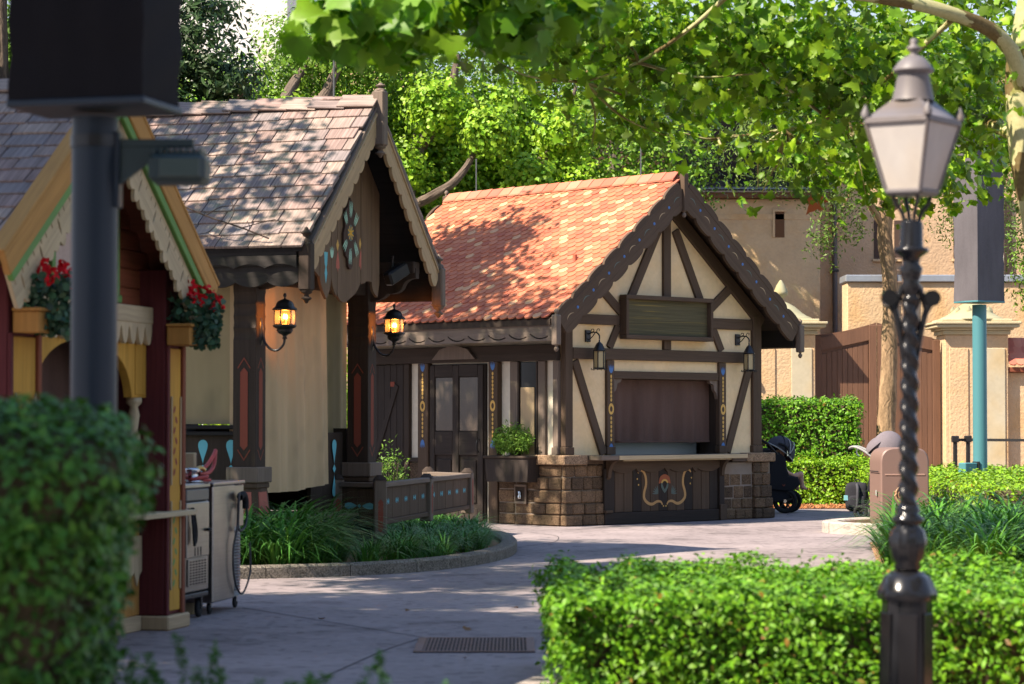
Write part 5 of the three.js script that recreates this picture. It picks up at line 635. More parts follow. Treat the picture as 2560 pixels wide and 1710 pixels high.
grassBed('bright border grass clump at the right beside the litter bin', (x, z) => x > 3.75 + (-z - 25) * .16 && x < 9 && (x - 3.75) > -.2, [3.6, 9, -32, -24.3], 270, .78, leafMat(.075, .24, .022, .38));
// kerbs
function kerb(name, label, pts, w, h, mt) { const c = new THREE.CatmullRomCurve3(pts.map(p => V(p[0], 0, p[1]))); const N = Math.round(c.getLength() / .9), g = thing(name, label, 'kerb', [pts[0][0], 0, pts[0][1]]); const Pt = c.getSpacedPoints(N * 6); for (let s = 0; s < N; s++) { const pos = [], idx = []; for (let i = 0; i <= 6; i++) { const k = s * 6 + i, p = Pt[k], a = Pt[Math.max(0, k - 1)], b = Pt[Math.min(Pt.length - 1, k + 1)], t = b.clone().sub(a).normalize(), n = V(-t.z, 0, t.x); let q = p.clone(); if (i === 0) q.addScaledVector(t, .005); if (i === 6) q.addScaledVector(t, -.005); for (const [o, y] of [[-w / 2, 0], [-w / 2, h - .02], [-w / 2 + .02, h], [w / 2 - .02, h], [w / 2, h - .02], [w / 2, 0]]) pos.push(q.x + n.x * o - pts[0][0], y, q.z + n.z * o - pts[0][1]); if (i) for (let j = 0; j < 5; j++) { const A = (i - 1) * 6 + j, B = i * 6 + j; idx.push(A, A + 1, B, B, A + 1, B + 1); } } const e = 36; idx.push(0, 5, 1, 1, 5, 4, 1, 4, 2, 2, 4, 3, e, e + 1, e + 5, e + 1, e + 4, e + 5, e + 1, e + 2, e + 4, e + 2, e + 3, e + 4); const G = new THREE.BufferGeometry(); G.setAttribute('position', new THREE.Float32BufferAttribute(pos, 3)); G.setIndex(idx); M('kerb_stone', uvm(toCreasedNormals(G, .6)), mt, g); } return g; }
const aggr = mat(col(.27, .235, .19), { map: T.stone, bumpMap: T.stoneB, bumpScale: .006, roughness: .95 }), kerbPale = mat(col(.50, .43, .38), { map: T.conc, bumpMap: T.stoneB, bumpScale: .003, roughness: .9 });
kerb('planter_kerb', 'curved exposed-aggregate kerb around the grass bed by the shake roof stall', kerbL, .2, .13, aggr);
kerb('planter_kerb', 'pale concrete kerb curling round the litter bin bed', [[7.6, -37.6], [6.2, -37.3], [5.2, -36.7], [4.68, -36.0], [4.55, -35.4], [4.72, -34.9], [5.3, -34.4], [6.5, -33.4]], .24, .16, kerbPale);
kerb('planter_kerb', 'pale concrete kerb at the foot of the foreground hedge', [[3.2, -16.75], [1.0, -16.6], [.5, -16.2], [.36, -15.5], [.34, -14.9], [.2, -14.3], [.02, -13.6], [-.1, -12.8]], .22, .12, kerbPale);
{ const soil = mat(col(.9, .9, .9), { map: T.mulch, roughness: 1 }); const bed = (name, pts, y) => { const o = M(name, uvm(new THREE.ShapeGeometry(shape(pts.map(p => [p[0], -p[1]]))).rotateX(-Math.PI / 2)), soil, scene, [0, y, 0]); o.userData.kind = 'structure'; return o; };
  bed('planting_soil', [...kerbL, [-2.2, -35], [-2.2, -27], [-5.2, -27]], .055); bed('planting_soil', [[9, -37.6], [6.2, -37.3], [5.2, -36.7], [4.68, -36.0], [4.55, -35.4], [4.72, -34.9], [5.3, -34.4], [9, -31]], .09); bed('planting_soil', [[3.6, -24], [9, -24], [9, -31], [4.6, -32]], .03); bed('planting_soil', [[4.3, -44.7], [8, -44.7], [14, -44], [14, -52], [3, -52]], .012); bed('planting_soil', [[.4, -15], [.3, -14.4], [.1, -13.5], [1.5, -12], [6, -11], [6, -17], [.6, -16.2]], .04);
  const chips = []; for (let i = 0; i < 1500; i++) chips.push({ p: V(rr(4.3, 8), .02 + rr(0, .03), rr(-45.6, -44.7)), s: [rr(.5, 1.6), 1, rr(.4, 1)], c: tint(.5, .3) }); const cm = scatter('wood_chip', cbox(.06, .012, .025, .003), mat(col(.30, .15, .07)), chips, scene); cm.name = 'wood_chip_mulch'; tag(cm, 'reddish wood chip mulch along the low hedge foot', 'mulch', null, 'stuff'); }
// ---------------------------------------------------------------- trees
// broad-leaved sycamore at right: trunk at the frame edge, limb arching over the top
{
  const limbs = [
    [[[5.4, 0, -24], [5.33, 1.5, -24], [5.22, 3, -24], [5.02, 4.1, -24], [4.97, 4.9, -24], [5.2, 6.4, -24], [5.3, 8.5, -24]], [.25, .21, .19, .175, .17, .15, .12], 16],
    [[[4.97, 4.75, -23.95], [4.72, 5.2, -23.6], [4.2, 5.42, -23.3], [3.3, 5.55, -23], [2.1, 5.62, -22.8], [.8, 5.60, -22.6], [-.4, 5.6, -22.2]], [.085, .07, .06, .045, .035, .028, .015], 12],
    [[[3.3, 5.55, -23], [2.7, 6.1, -23.2], [1.5, 6.5, -22.6], [0, 6.8, -22]], [.05, .04, .03, .015]],
    [[[5.15, 6.1, -24], [4.6, 7.0, -25], [3.4, 7.5, -27], [1.6, 7.8, -29]], [.1, .08, .06, .03]],
    [[[5.0, 4.3, -24], [4.7, 4.75, -25.5], [4.4, 5.05, -27], [3.4, 5.4, -29], [2.2, 5.7, -29.6]], [.07, .06, .05, .035, .02]],
    [[[4.2, 5.42, -23.3], [3.9, 5.15, -23.6], [3.5, 4.8, -24], [3.1, 4.55, -24.2]], [.03, .025, .018, .01]],
    [[[2.1, 5.62, -22.8], [1.7, 5.3, -23.2], [1.2, 5.0, -23.5], [.7, 4.85, -23.8]], [.028, .022, .016, .008]],
    [[[4.4, 5.05, -27], [3.6, 4.9, -26.6], [2.9, 4.7, -26.4], [2.2, 4.6, -26.4]], [.03, .025, .018, .01]],
  ];
  const cl = [[-.7, 5.5, -23, .6, .4, .8, 55], [.4, 5.35, -23.5, .8, .5, 1, 110], [1.5, 5.2, -24, .9, .6, 1, 130], [2.55, 5.25, -24, .85, .55, 1, 115], [3.5, 5.0, -24.5, .85, .65, 1, 125], [4.4, 4.9, -25, .7, .65, 1, 95],
    [.9, 6.1, -28.5, 1.3, .65, 1, 120], [2.5, 5.75, -29, 1.1, .75, 1, 120], [4.1, 5.6, -29, 1.1, .8, 1, 130], [5.2, 5.0, -28, .8, .8, .8, 70], [2.0, 4.75, -26, .6, .35, .6, 16], [1.2, 4.65, -25, .5, .3, .5, 22], [3.8, 4.45, -27, .55, .4, .6, 30], [4.7, 4.25, -27, .45, .35, .5, 18], [3.2, 4.6, -26, .7, .3, .6, 22], [4.2, 4.4, -26.5, .6, .4, .6, 34], [2.75, 4.35, -27.5, .18, .32, .2, 5], [3.3, 4.3, -26.5, .3, .25, .3, 9], [4.75, 4.6, -21, .25, .4, .4, 14], [4.95, 4.1, -22, .2, .3, .3, 8],
    [5.0, 6.6, -29, 1.8, .9, 1.2, 150], [5.6, 5.8, -30, 1.0, 1.0, 1, 90], [3.6, 6.5, -25, 2.0, .6, 2.0, 120], [1.2, 6.4, -24, 1.8, .6, 1.8, 110], [-.6, 6.3, -22.5, 1, .5, 1.2, 40]];
  const dens0 = (c, k) => c.map(q => [...q.slice(0, 6), Math.round(q[6] * k)]); const list = crownLeaves(dens0(cl, 1.2), 6, .3, .06, .165, .2, .55, .6, .45);
  // near spray at upper left, in shade
  const near = crownLeaves([[-1.12, 4.22, -16, .3, .2, .4, 15], [-.62, 4.22, -16.3, .36, .22, .5, 19], [-.1, 4.35, -17, .3, .2, .5, 16], [.3, 4.5, -17.5, .4, .22, .5, 18], [-.4, 4.62, -16.8, .8, .2, .6, 26]], 6, .15, .14, .23, .3, .2, .2); limbs.push([[[-.4, 5.6, -22.2], [-.45, 5.4, -20], [-.4, 5.05, -18], [-.6, 4.6, -16.6], [-1.2, 4.35, -15.9]], [.03, .025, .02, .014, .006]]);
  for (const q of cl.slice(0, 18)) { let bp = null, bd = 99; for (const [pts] of limbs.slice(1, 8)) for (const p of pts) { const d = Math.hypot(p[0] - q[0], p[1] - q[1], p[2] - q[2]); if (d < bd) { bd = d; bp = p; } } for (let k = 0; k < 3; k++) { const e = [q[0] + rr(-.9, .9) * q[3], q[1] + rr(-1, .5) * q[4], q[2] + rr(-.7, .7) * q[5]], mid = [0, 1, 2].map(i => bp[i] * .45 + e[i] * .55 + rr(-.1, .12)); limbs.push([[bp, mid, e], [.02, .013, .005], 5]); } }
  const all = [...list, ...near]; const B = [5.4, 0, -24]; const g = tree('sycamore_tree', 'sycamore with mottled bark and broad lobed leaves overhanging from the right', limbs, sycBark, []);
  // the leaves that show largest are parts of their own
  all.forEach(e => { const d = -e.p.z, x = e.p.x / d, y = (e.p.y - 1.6) / d; e.v = Math.abs(x) < .206 && y < .169 ? e.s / d : 0; }); all.sort((a, b) => b.v - a.v);
  const lv = [[1, 1, 1], [1.25, 1.12, .9], [.8, .85, .9], [1.5, 1.2, .8]].map(c => leafMat(F.sycC[0] * c[0], F.sycC[1] * c[1], F.sycC[2] * c[2], .5)); all.slice(0, 300).forEach(e => { const o = M('leaf', rnd() < .5 ? G_syc : G_syc2, pick(lv), g, [e.p.x - B[0], e.p.y, e.p.z - B[2]]); o.quaternion.copy(e.q); o.scale.setScalar(e.s); });
  const rest = all.slice(300); rest.forEach(e => e.p.sub(V(...B))); scatter('crown', G_syc, F.syc, rest.filter((e, i) => i % 2), g); scatter('crown', G_syc2, F.syc, rest.filter((e, i) => !(i % 2)), g);
  const dead = M('dead_leaf', G_syc, mat(col(.33, .10, .04), { side: THREE.DoubleSide }), g, [3.35 - B[0], 4.05, -27 - B[2]]); dead.scale.setScalar(.26); dead.rotation.set(.4, .5, 2.6);
  M('hanging_twig', limb([[3.5 - B[0], 4.6, -3], [3.4 - B[0], 4.3, -3], [3.35 - B[0], 4.05, -3]], [.008, .006, .004], 5), sycBark, g);
}
// trees behind the stalls
const dens = (c, k) => c.map(q => [...q.slice(0, 6), Math.round(q[6] * k)]);
const vineTree = (label, base, limbs, cl, cl2, cnt = 22, s0 = .055, s1 = .115, mt = F.vine) => tree('oak_tree', label, [[[base, [base[0] + .1, 2, base[2]], ...limbs[0][0]], limbs[0][1]], ...limbs.slice(1)], barkM, [['crown', G_oval, F.oak, crownLeaves(dens(cl, 3), cnt, .3, s0, s1, .5, .3, .35)], ['vine', G_vine, mt, crownLeaves(dens(cl2, 3.4), cnt, .26, s0 * 1.1, s1 * 1.15, .3, .3, .4)]]);
vineTree('vine-clad oak with curving bare limb right of the shake roof gable', [-1.9, 0, -47], [[[[-2.0, 4.2, -46.6], [-2.05, 5.6, -46.5], [-1.6, 7.5, -47]], [.5, .42, .32, .2, .12]], [[[-2.2, 5.0, -46.3], [-1.95, 5.45, -45.7], [-1.5, 5.68, -45.3], [-1.05, 5.95, -45.2], [-.72, 6.45, -45.4], [-.5, 7.2, -46.2]], [.12, .1, .09, .07, .04, .015]], [[[-.2, 4.2, -46.6], [.1, 5.4, -46.4], [.4, 6.2, -46.2], [.9, 7.0, -46.6], [1.3, 8.2, -47.2]], [.16, .13, .1, .06, .02]], [[[-1.9, 3.5, -46.8], [0, 4.8, -46.4], [1.2, 5.5, -46], [1.9, 5.9, -46]], [.25, .18, .11, .05]], [[[-1.7, 6.8, -46.8], [-1.2, 7.5, -46], [-1.0, 8.4, -46]], [.12, .1, .06]]],
  [[-2.2, 8.2, -48, 2.2, 1.4, 1.5, 150], [.8, 8.3, -48.5, 2.4, 1.6, 1.5, 150], [2.6, 6.8, -48, 1.6, 1.8, 1.2, 120]], [[-2.2, 5.6, -47.5, 1.9, 1.9, .8, 260], [0, 5.6, -48, 2.2, 2.0, .9, 300], [2.0, 5.2, -47.6, 1.5, 1.3, .8, 150], [-1.0, 7.3, -47.6, 2.2, .9, .8, 130], [-1.4, 7.4, -45.6, .5, .6, .3, 30], [.3, 6.1, -45.7, .4, .3, .3, 16], [-.6, 4.8, -45.2, .9, .5, .3, 30], [-.45, 6.9, -45.2, .4, .4, .3, 24], [1.0, 7.0, -46, .5, .5, .3, 30], [1.4, 5.5, -45.4, .8, .35, .3, 24], [-2.0, 6.3, -45.8, .35, .5, .3, 18]]);
vineTree('oak with two thick leaning limbs above the shake roof ridge', [-4.9, 0, -46], [[[[-4.6, 4.5, -45.8], [-4.0, 6.2, -45.6], [-3.2, 8.2, -45.8]], [.42, .36, .28, .2, .08]], [[[-4.75, 4.8, -45.6], [-4.35, 6.4, -45.2], [-4.2, 7.4, -45.4], [-3.6, 8.6, -46.2]], [.2, .17, .12, .03]], [[[-3.2, 5.2, -45.6], [-2.9, 6.6, -45.4], [-2.5, 7.6, -45.4]], [.16, .13, .07]]],
  [[-4.8, 7.6, -47, 1.6, 1.0, 1, 110], [-3.2, 8.6, -46.5, 1.8, .9, 1.2, 110]], [[-5.4, 5.8, -47, 1.5, 1.1, .8, 150], [-3.6, 6.2, -47, 1.4, 1.3, .7, 150], [-4.0, 7.0, -44.8, .4, .4, .3, 16], [-3.0, 6.3, -44.9, .5, .5, .3, 22], [-4.9, 6.3, -44.8, .5, .4, .3, 20], [-6.6, 5.6, -47, 1.3, 1.1, .7, 110]]);
tree('laurel_tree', 'glossy evergreen tree, shade put into its leaf colour, beside the shrouded box at upper left', [[[[-6.4, 0, -41], [-6.2, 3, -41], [-6.0, 6, -41], [-5.6, 8, -41]], [.3, .25, .18, .08]], [[[-6.1, 5, -41], [-5.2, 6.3, -40.8], [-4.4, 7, -40.6]], [.1, .07, .03]]], barkM, [['crown', G_long, F.dark, crownLeaves([[-5.5, 7.9, -41, 1.2, 1.2, 1, 210], [-4.75, 7.2, -40.8, .6, .45, .7, 70], [-5.9, 6.6, -41, 1.0, .8, .9, 150], [-4.9, 6.5, -40.8, .8, .35, .6, 60], [-7, 7.4, -41, 1.3, 1.6, 1, 200]], 16, .2, .11, .2, .4, .3, .1)]]);  // leaf colour darkened to stand for a crown in shade
tree('laurel_tree', 'shaded evergreen showing at the top left corner behind the near roof', [[[[-8.4, 0, -38], [-8.2, 4, -38], [-8, 7.5, -38]], [.3, .22, .1]]], barkM, [['crown', G_long, F.oak, crownLeaves([[-7.7, 6.8, -38, 1.1, 1.6, 1, 220], [-8.6, 6, -38, 1.4, 1.8, 1, 200]], 16, .22, .11, .2, .4, .3, .2)]]);
tree('oak_tree', 'slender tan-trunked oak standing before the brown gate', [[[[7.14, 0, -47.3], [7.13, 1.2, -47.3], [7.2, 2.9, -47.3], [7.22, 4.2, -47.3], [7.12, 5.3, -47.3], [7.3, 6.8, -47.3], [7.5, 8.5, -47.4]], [.22, .175, .155, .145, .14, .11, .07], 14], [[[7.15, 5.2, -47.3], [6.5, 6.1, -47], [5.7, 6.6, -46.8], [4.8, 6.4, -46.6]], [.08, .06, .04, .02]], [[[7.2, 5.6, -47.3], [8.1, 6.3, -47.4], [9, 6.5, -47.5], [9.8, 6.0, -47.5]], [.08, .06, .04, .02]], [[[6.5, 6.1, -47], [6.2, 5.5, -46.6], [6.0, 4.9, -46.5]], [.03, .02, .01]], [[[8.1, 6.3, -47.4], [8.4, 5.5, -47], [8.5, 4.8, -47]], [.03, .02, .01]]], barkTan,
  [['crown', G_long, leafMat(.085, .17, .024, .4), crownLeaves([[5.6, 7.5, -47, 1.6, 1.0, 1.2, 170], [7.4, 7.6, -47.2, 1.8, 1.1, 1.2, 190], [9.2, 7.3, -47.5, 1.6, 1.2, 1.2, 170], [5.6, 6.2, -46.8, 1.0, .5, .7, 60], [6.2, 5.5, -46.6, .55, .6, .5, 34], [8.6, 5.6, -47, .75, .8, .6, 66], [9.9, 5.8, -47.4, .7, 1.3, .7, 70], [6.9, 6.3, -46.6, .8, .5, .6, 45], [5.9, 4.95, -46.6, .5, .35, .4, 14], [7.9, 6.4, -47, .7, .5, .6, 40], [4.6, 6.6, -46.6, .8, .7, .7, 50], [10, 4.6, -48, .5, .9, .5, 30]], 20, .24, .055, .115, .4, .3, .3)]]);
tree('oak_tree', 'leafy tree at the right edge beyond the teal pole', [[[[11.9, 0, -50], [11.8, 3, -50], [11.5, 6, -50]], [.25, .2, .12]]], barkM, [['crown', G_oval, F.oak, crownLeaves([[11.0, 5.4, -50, .9, 2.0, 1, 190], [10.6, 7.5, -50, 1.6, 1.4, 1.2, 170]], 24, .26, .06, .12, .4, .3, .3)]]);
tree('oak_tree', 'tall oak whose crown dapples the tan stucco wall', [[[[2.4, 0, -63], [2.5, 4, -63], [2.6, 8, -63], [2.8, 10.5, -63]], [.3, .25, .18, .06]]], barkM, [['crown', G_oval, F.oak, crownLeaves([[2.6, 10.2, -63, 1.7, 1.2, 1.3, 110], [4.3, 11.0, -63.5, 1.3, .8, 1.0, 60], [3.4, 9.2, -63.2, .8, .7, .8, 40]], 13, .36, .14, .26, .4, .3, .3)]]);
// wood far behind that closes the view on the left
{ const cl = []; for (let i = 0; i < 15; i++) cl.push([-13 + i * 1.0, rr(5, 8.5), -54 - rr(0, 5), rr(1.2, 2), rr(1.5, 2.4), 1.2, 90]); for (let i = 0; i < 12; i++) cl.push([-13 + i * 1.2, rr(1.5, 4), -53 - rr(0, 4), 1.6, 1.8, 1.2, 60]); const o = scatter('distant_wood', G_oval, F.vine, crownLeaves(dens(cl, 2.2), 18, .5, .1, .2, .4, .3, .5), scene); tag(o, 'sunlit green wood closing the view behind the stalls', 'wood', null, 'stuff'); }
// shade trees outside the frame; some added only to dim sky light
const shade = (label, base, cl, lean, big = base[2] > 5) => tree('shade_tree', label, [[[base, [base[0] + .1, 3, base[2]], [base[0] + lean, 6, base[2]], [base[0] + lean * 1.8, 8.5, base[2]]], [.35, .3, .22, .12]], ...cl.slice(0, 4).map(c => [[[base[0] + lean * .8, 5.5, base[2]], [(base[0] + c[0]) / 2, c[1] - .6, (base[2] + c[2]) / 2], [c[0], c[1], c[2]]], [.12, .09, .04]])], barkM, [['crown', G_vine, F.oak, crownLeaves(dens(cl, big ? 1 : 1.7), 14, big ? .5 : .34, big ? .25 : .13, big ? .4 : .22, .9, .2, .2)]], 'tall trees shading the stalls from the left');
const SH = [
  ['tall leafy tree shading the painted stall from outside the frame', [-9.5, 0, -12], [[-7.2, 7.8, -15.2, 2.1, .9, 1.9, 330], [-7.2, 8.2, -12, 2.1, .9, 1.9, 330], [-7.0, 7.4, -8.4, 1.7, .9, 1.8, 200], [-6.6, 7.0, -5, 1.6, .8, 1.6, 150], [-8.6, 9, -17.6, 1.8, .9, 1.2, 150], [-5.4, 7.8, -14.4, .9, .6, 1.2, 70], [-4.7, 7.4, -8.7, .9, .6, 1.0, 120]], 1],
  ['tall leafy tree shading the shake roof stall from outside the frame', [-11, 0, -24], [[-8.6, 9.4, -22.5, 1.9, .9, 1.6, 85], [-6.9, 8.8, -20.7, 1.7, .7, 1.5, 150], [-7.2, 9.4, -25.4, 1.5, .8, 1.6, 32], [-8.6, 10.5, -27, 1.8, .9, 1.8, 60], [-5.6, 8.6, -23, 1.0, .6, 1.0, 50], [-6.5, 6.3, -25.4, .9, .7, .9, 110], [-7.6, 6.6, -25.2, .9, .7, .9, 90]], 1.2],
  ['spreading tree over the viewpoint, its shade falling on the path', [-5.5, 0, 3], [[-2.5, 9.5, 1, 3.2, 1.0, 3, 300], [.5, 9.8, -1.5, 3, 1.0, 2.6, 260], [2.5, 9.5, 2, 3, 1.0, 3, 260]], 1.2],  // unseen tree added to cut overhead sky light, its shadow lands outside the view
  ['dense tree standing behind the viewpoint on the left', [-7, 0, 11], [[-7, 5, 10, 3.4, 4, 1.6, 420], [-3, 5.5, 11.5, 3, 4, 1.6, 380]], .3],  // unseen tree added to block low sky light and reflections
  ['dense tree standing behind the viewpoint on the right', [5, 0, 12], [[2.2, 5, 11.5, 3.2, 4, 1.6, 400], [7, 5, 10, 3.2, 4, 1.6, 400], [11, 5, 7, 2, 4, 3, 320]], .3],  // likewise added behind the lens as a sky blocker
  ['spreading tree beside the path on the right, outside the frame', [11.5, 0, -6], [[7.5, 9.5, -5, 3, 1.2, 3, 300], [9, 10, -10, 3, 1.2, 3, 300], [5.2, 10.4, -6.5, 2.4, 1, 2.6, 200]], -1.2],  // unseen tree added to lower sky light from the right
  ['tall leafy tree shading the red tiled roof from behind the shake roof', [-8.5, 0, -36], [[-5.9, 10.4, -36.5, 1.7, .9, 1.8, 70], [-4.7, 9.8, -37.8, 1.2, .7, 1.3, 55], [-6.8, 10.8, -34, 2, 1, 2, 90], [-6.5, 6.9, -37.4, 1.2, .9, 1.0, 150]], 1.3],
];
SH.forEach(a => shade(...a));
// ---------------------------------------------------------------- low painted fence
{
  const g = thing('low_fence', 'low dark fence with teal painted drops beside the grass bed', 'fence', [-1.56, 0, -29.35]); const at = (x, z) => [x + 1.56, z + 29.35];
  const post = (x, z, y0, y1, ry) => { const [a, b] = at(x, z); const p = M('fence_post', bx(-.075, .075, y0, y1 - .03, -.075, .075, .012), m.timberGrey, g, [a, 0, b], [0, ry, 0]); M('post_cap', new THREE.CylinderGeometry(.05, .11, .06, 4).rotateY(Math.PI / 4).translate(0, y1, 0), m.timberDark, p); M('painted_bar', flat(shape([[-.03, -.16], [0, -.2], [.03, -.16], [.03, .16], [0, .2], [-.03, .16]])), m.rust, p, [0, (y0 + y1) / 2, .0765]); return p; };
  const F0 = Math.atan2(4.6, .98); post(-2.09, -29.75, .02, .92, R(10)); post(-1.56, -29.35, .02, .92, R(10)); post(-1.1, -32.0, .3, .88, F0); post(-.62, -34.6, .3, .90, F0); post(-1.2, -35.6, .3, .90, F0);
  const panel = (x0, z0, x1, z1, n, y0, y1, motif) => { const dx = x1 - x0, dz = z1 - z0, l = Math.hypot(dx, dz), [a, b] = at(x0, z0); const p = new THREE.Group(); p.name = 'fence_panel'; p.position.set(a, 0, b); p.rotation.y = Math.atan2(-dz, dx); g.add(p); M('top_rail', bx(.07, l - .07, y1, y1 + .06, -.06, .06, .008, 'x'), m.timberGrey, p); M('bottom_rail', bx(.07, l - .07, y0 - .06, y0, -.045, .045, .008, 'x'), m.timber, p); const w = (l - .15) / n; for (let i = 0; i < n; i++) { M('fence_board', bx(.075 + i * w + .004, .075 + (i + 1) * w - .004, y0 + .002, y1 - .002, -.015, .015 + rr(0, .005), .005), m.timber, p); if (motif) { const t = []; for (const s of [1, -1]) t.push(new THREE.CircleGeometry(.035, 12, Math.PI / 2 * (s > 0 ? -1 : 1), Math.PI).translate(s * .035 - s * .0, 0, 0).scale(1, 1, 1)); t.push(flat(shape([[0, .02], [.02, 0], [0, -.02], [-.02, 0]]))); M('painted_bow', merged(t), m.teal, p, [.075 + (i + .5) * w, (y0 + y1) / 2 + .02, .0215]); } } return p; };
  panel(-1.56, -29.35, -1.1, -32.0, 5, .42, .80, true); panel(-1.1, -32.0, -.62, -34.6, 5, .42, .80, true); panel(-.62, -34.6, -1.2, -35.6, 3, .42, .80, false);
  const pf = panel(-2.09, -29.75, -1.56, -29.35, 2, .40, .80, false); const t = [flat(shape([[0, .022], [.03, 0], [0, -.022], [-.03, 0]]))]; for (const s of [1, -1]) { const S = new THREE.Shape(); S.moveTo(s * .04, 0); S.quadraticCurveTo(s * .14, .06, s * .22, .025); S.quadraticCurveTo(s * .24, 0, s * .22, -.025); S.quadraticCurveTo(s * .14, -.06, s * .04, 0); t.push(flat(S)); } M('painted_bow', merged(t), m.teal, pf, [.365, .58, .023]); M('skirt', bx(.05, .7, .02, .34, -.03, .015, .006), m.black, pf);
}
// ---------------------------------------------------------------- bushes in tubs by the timbered stall
function bush(label, pos, turn, planter, r, h, n, name = 'planter_bush') { const g = thing(name, label, 'plant', pos, turn); if (planter) { M('planter_box', ext(shape([[-.48, .36], [.48, .36], [.45, 0], [-.45, 0]]), .26, .006).translate(0, 0, -.12), m.doorDark, g); M('planter_rim', bx(-.5, .5, .36, .40, -.15, .17, .008, 'x'), m.timberDark, g); } const y0 = planter ? .38 : 0, L1 = []; for (let i = 0; i < n; i++) { const a = rr(0, 6.283), q = Math.sqrt(rnd()), t = rnd(); const top = V(Math.cos(a) * r[0] * q, y0 + h * (1 - .45 * q * q) * rr(.8, 1.1), Math.sin(a) * r[1] * q), b0 = V(top.x * .5, y0, top.z * .5); const p = b0.clone().lerp(top, .25 + .75 * t); L1.push({ p, q: leafQ(V(rr(-1, 1), .6, rr(-1, 1)), .6), s: rr(.035, .075), c: tint(.25, .3) }); } scatter('foliage', G_long, leafMat(.14, .29, .04, .4), L1, g); const st = []; for (let i = 0; i < 12; i++) { const a = rr(0, 6.283), q = rr(.1, .8); st.push(tube([[0, y0 - .04, 0], [Math.cos(a) * r[0] * q * .5, y0 + h * .4, Math.sin(a) * r[1] * q * .5], [Math.cos(a) * r[0] * q, y0 + h * .8, Math.sin(a) * r[1] * q]], .006, 5, 4)); } M('stems', merged(st), barkM, g).name = 'stem'; return g; }
{ const p = V(-.115, 0, -1.0).applyAxisAngle(V(0, 1, 0), R(44)).add(V(.783, 0, -37.305)); bush('bright feathery bush in a dark planter box by the stall door', [p.x, .655, p.z], R(44) + Math.PI / 2, true, [.46, .2], .52, 3000); }
bush('small green shrub beside the far post of the shake roof stall', [-1.62, 0, -33.2], 0, false, [.3, .3], 1.3, 2200, 'garden_shrub');
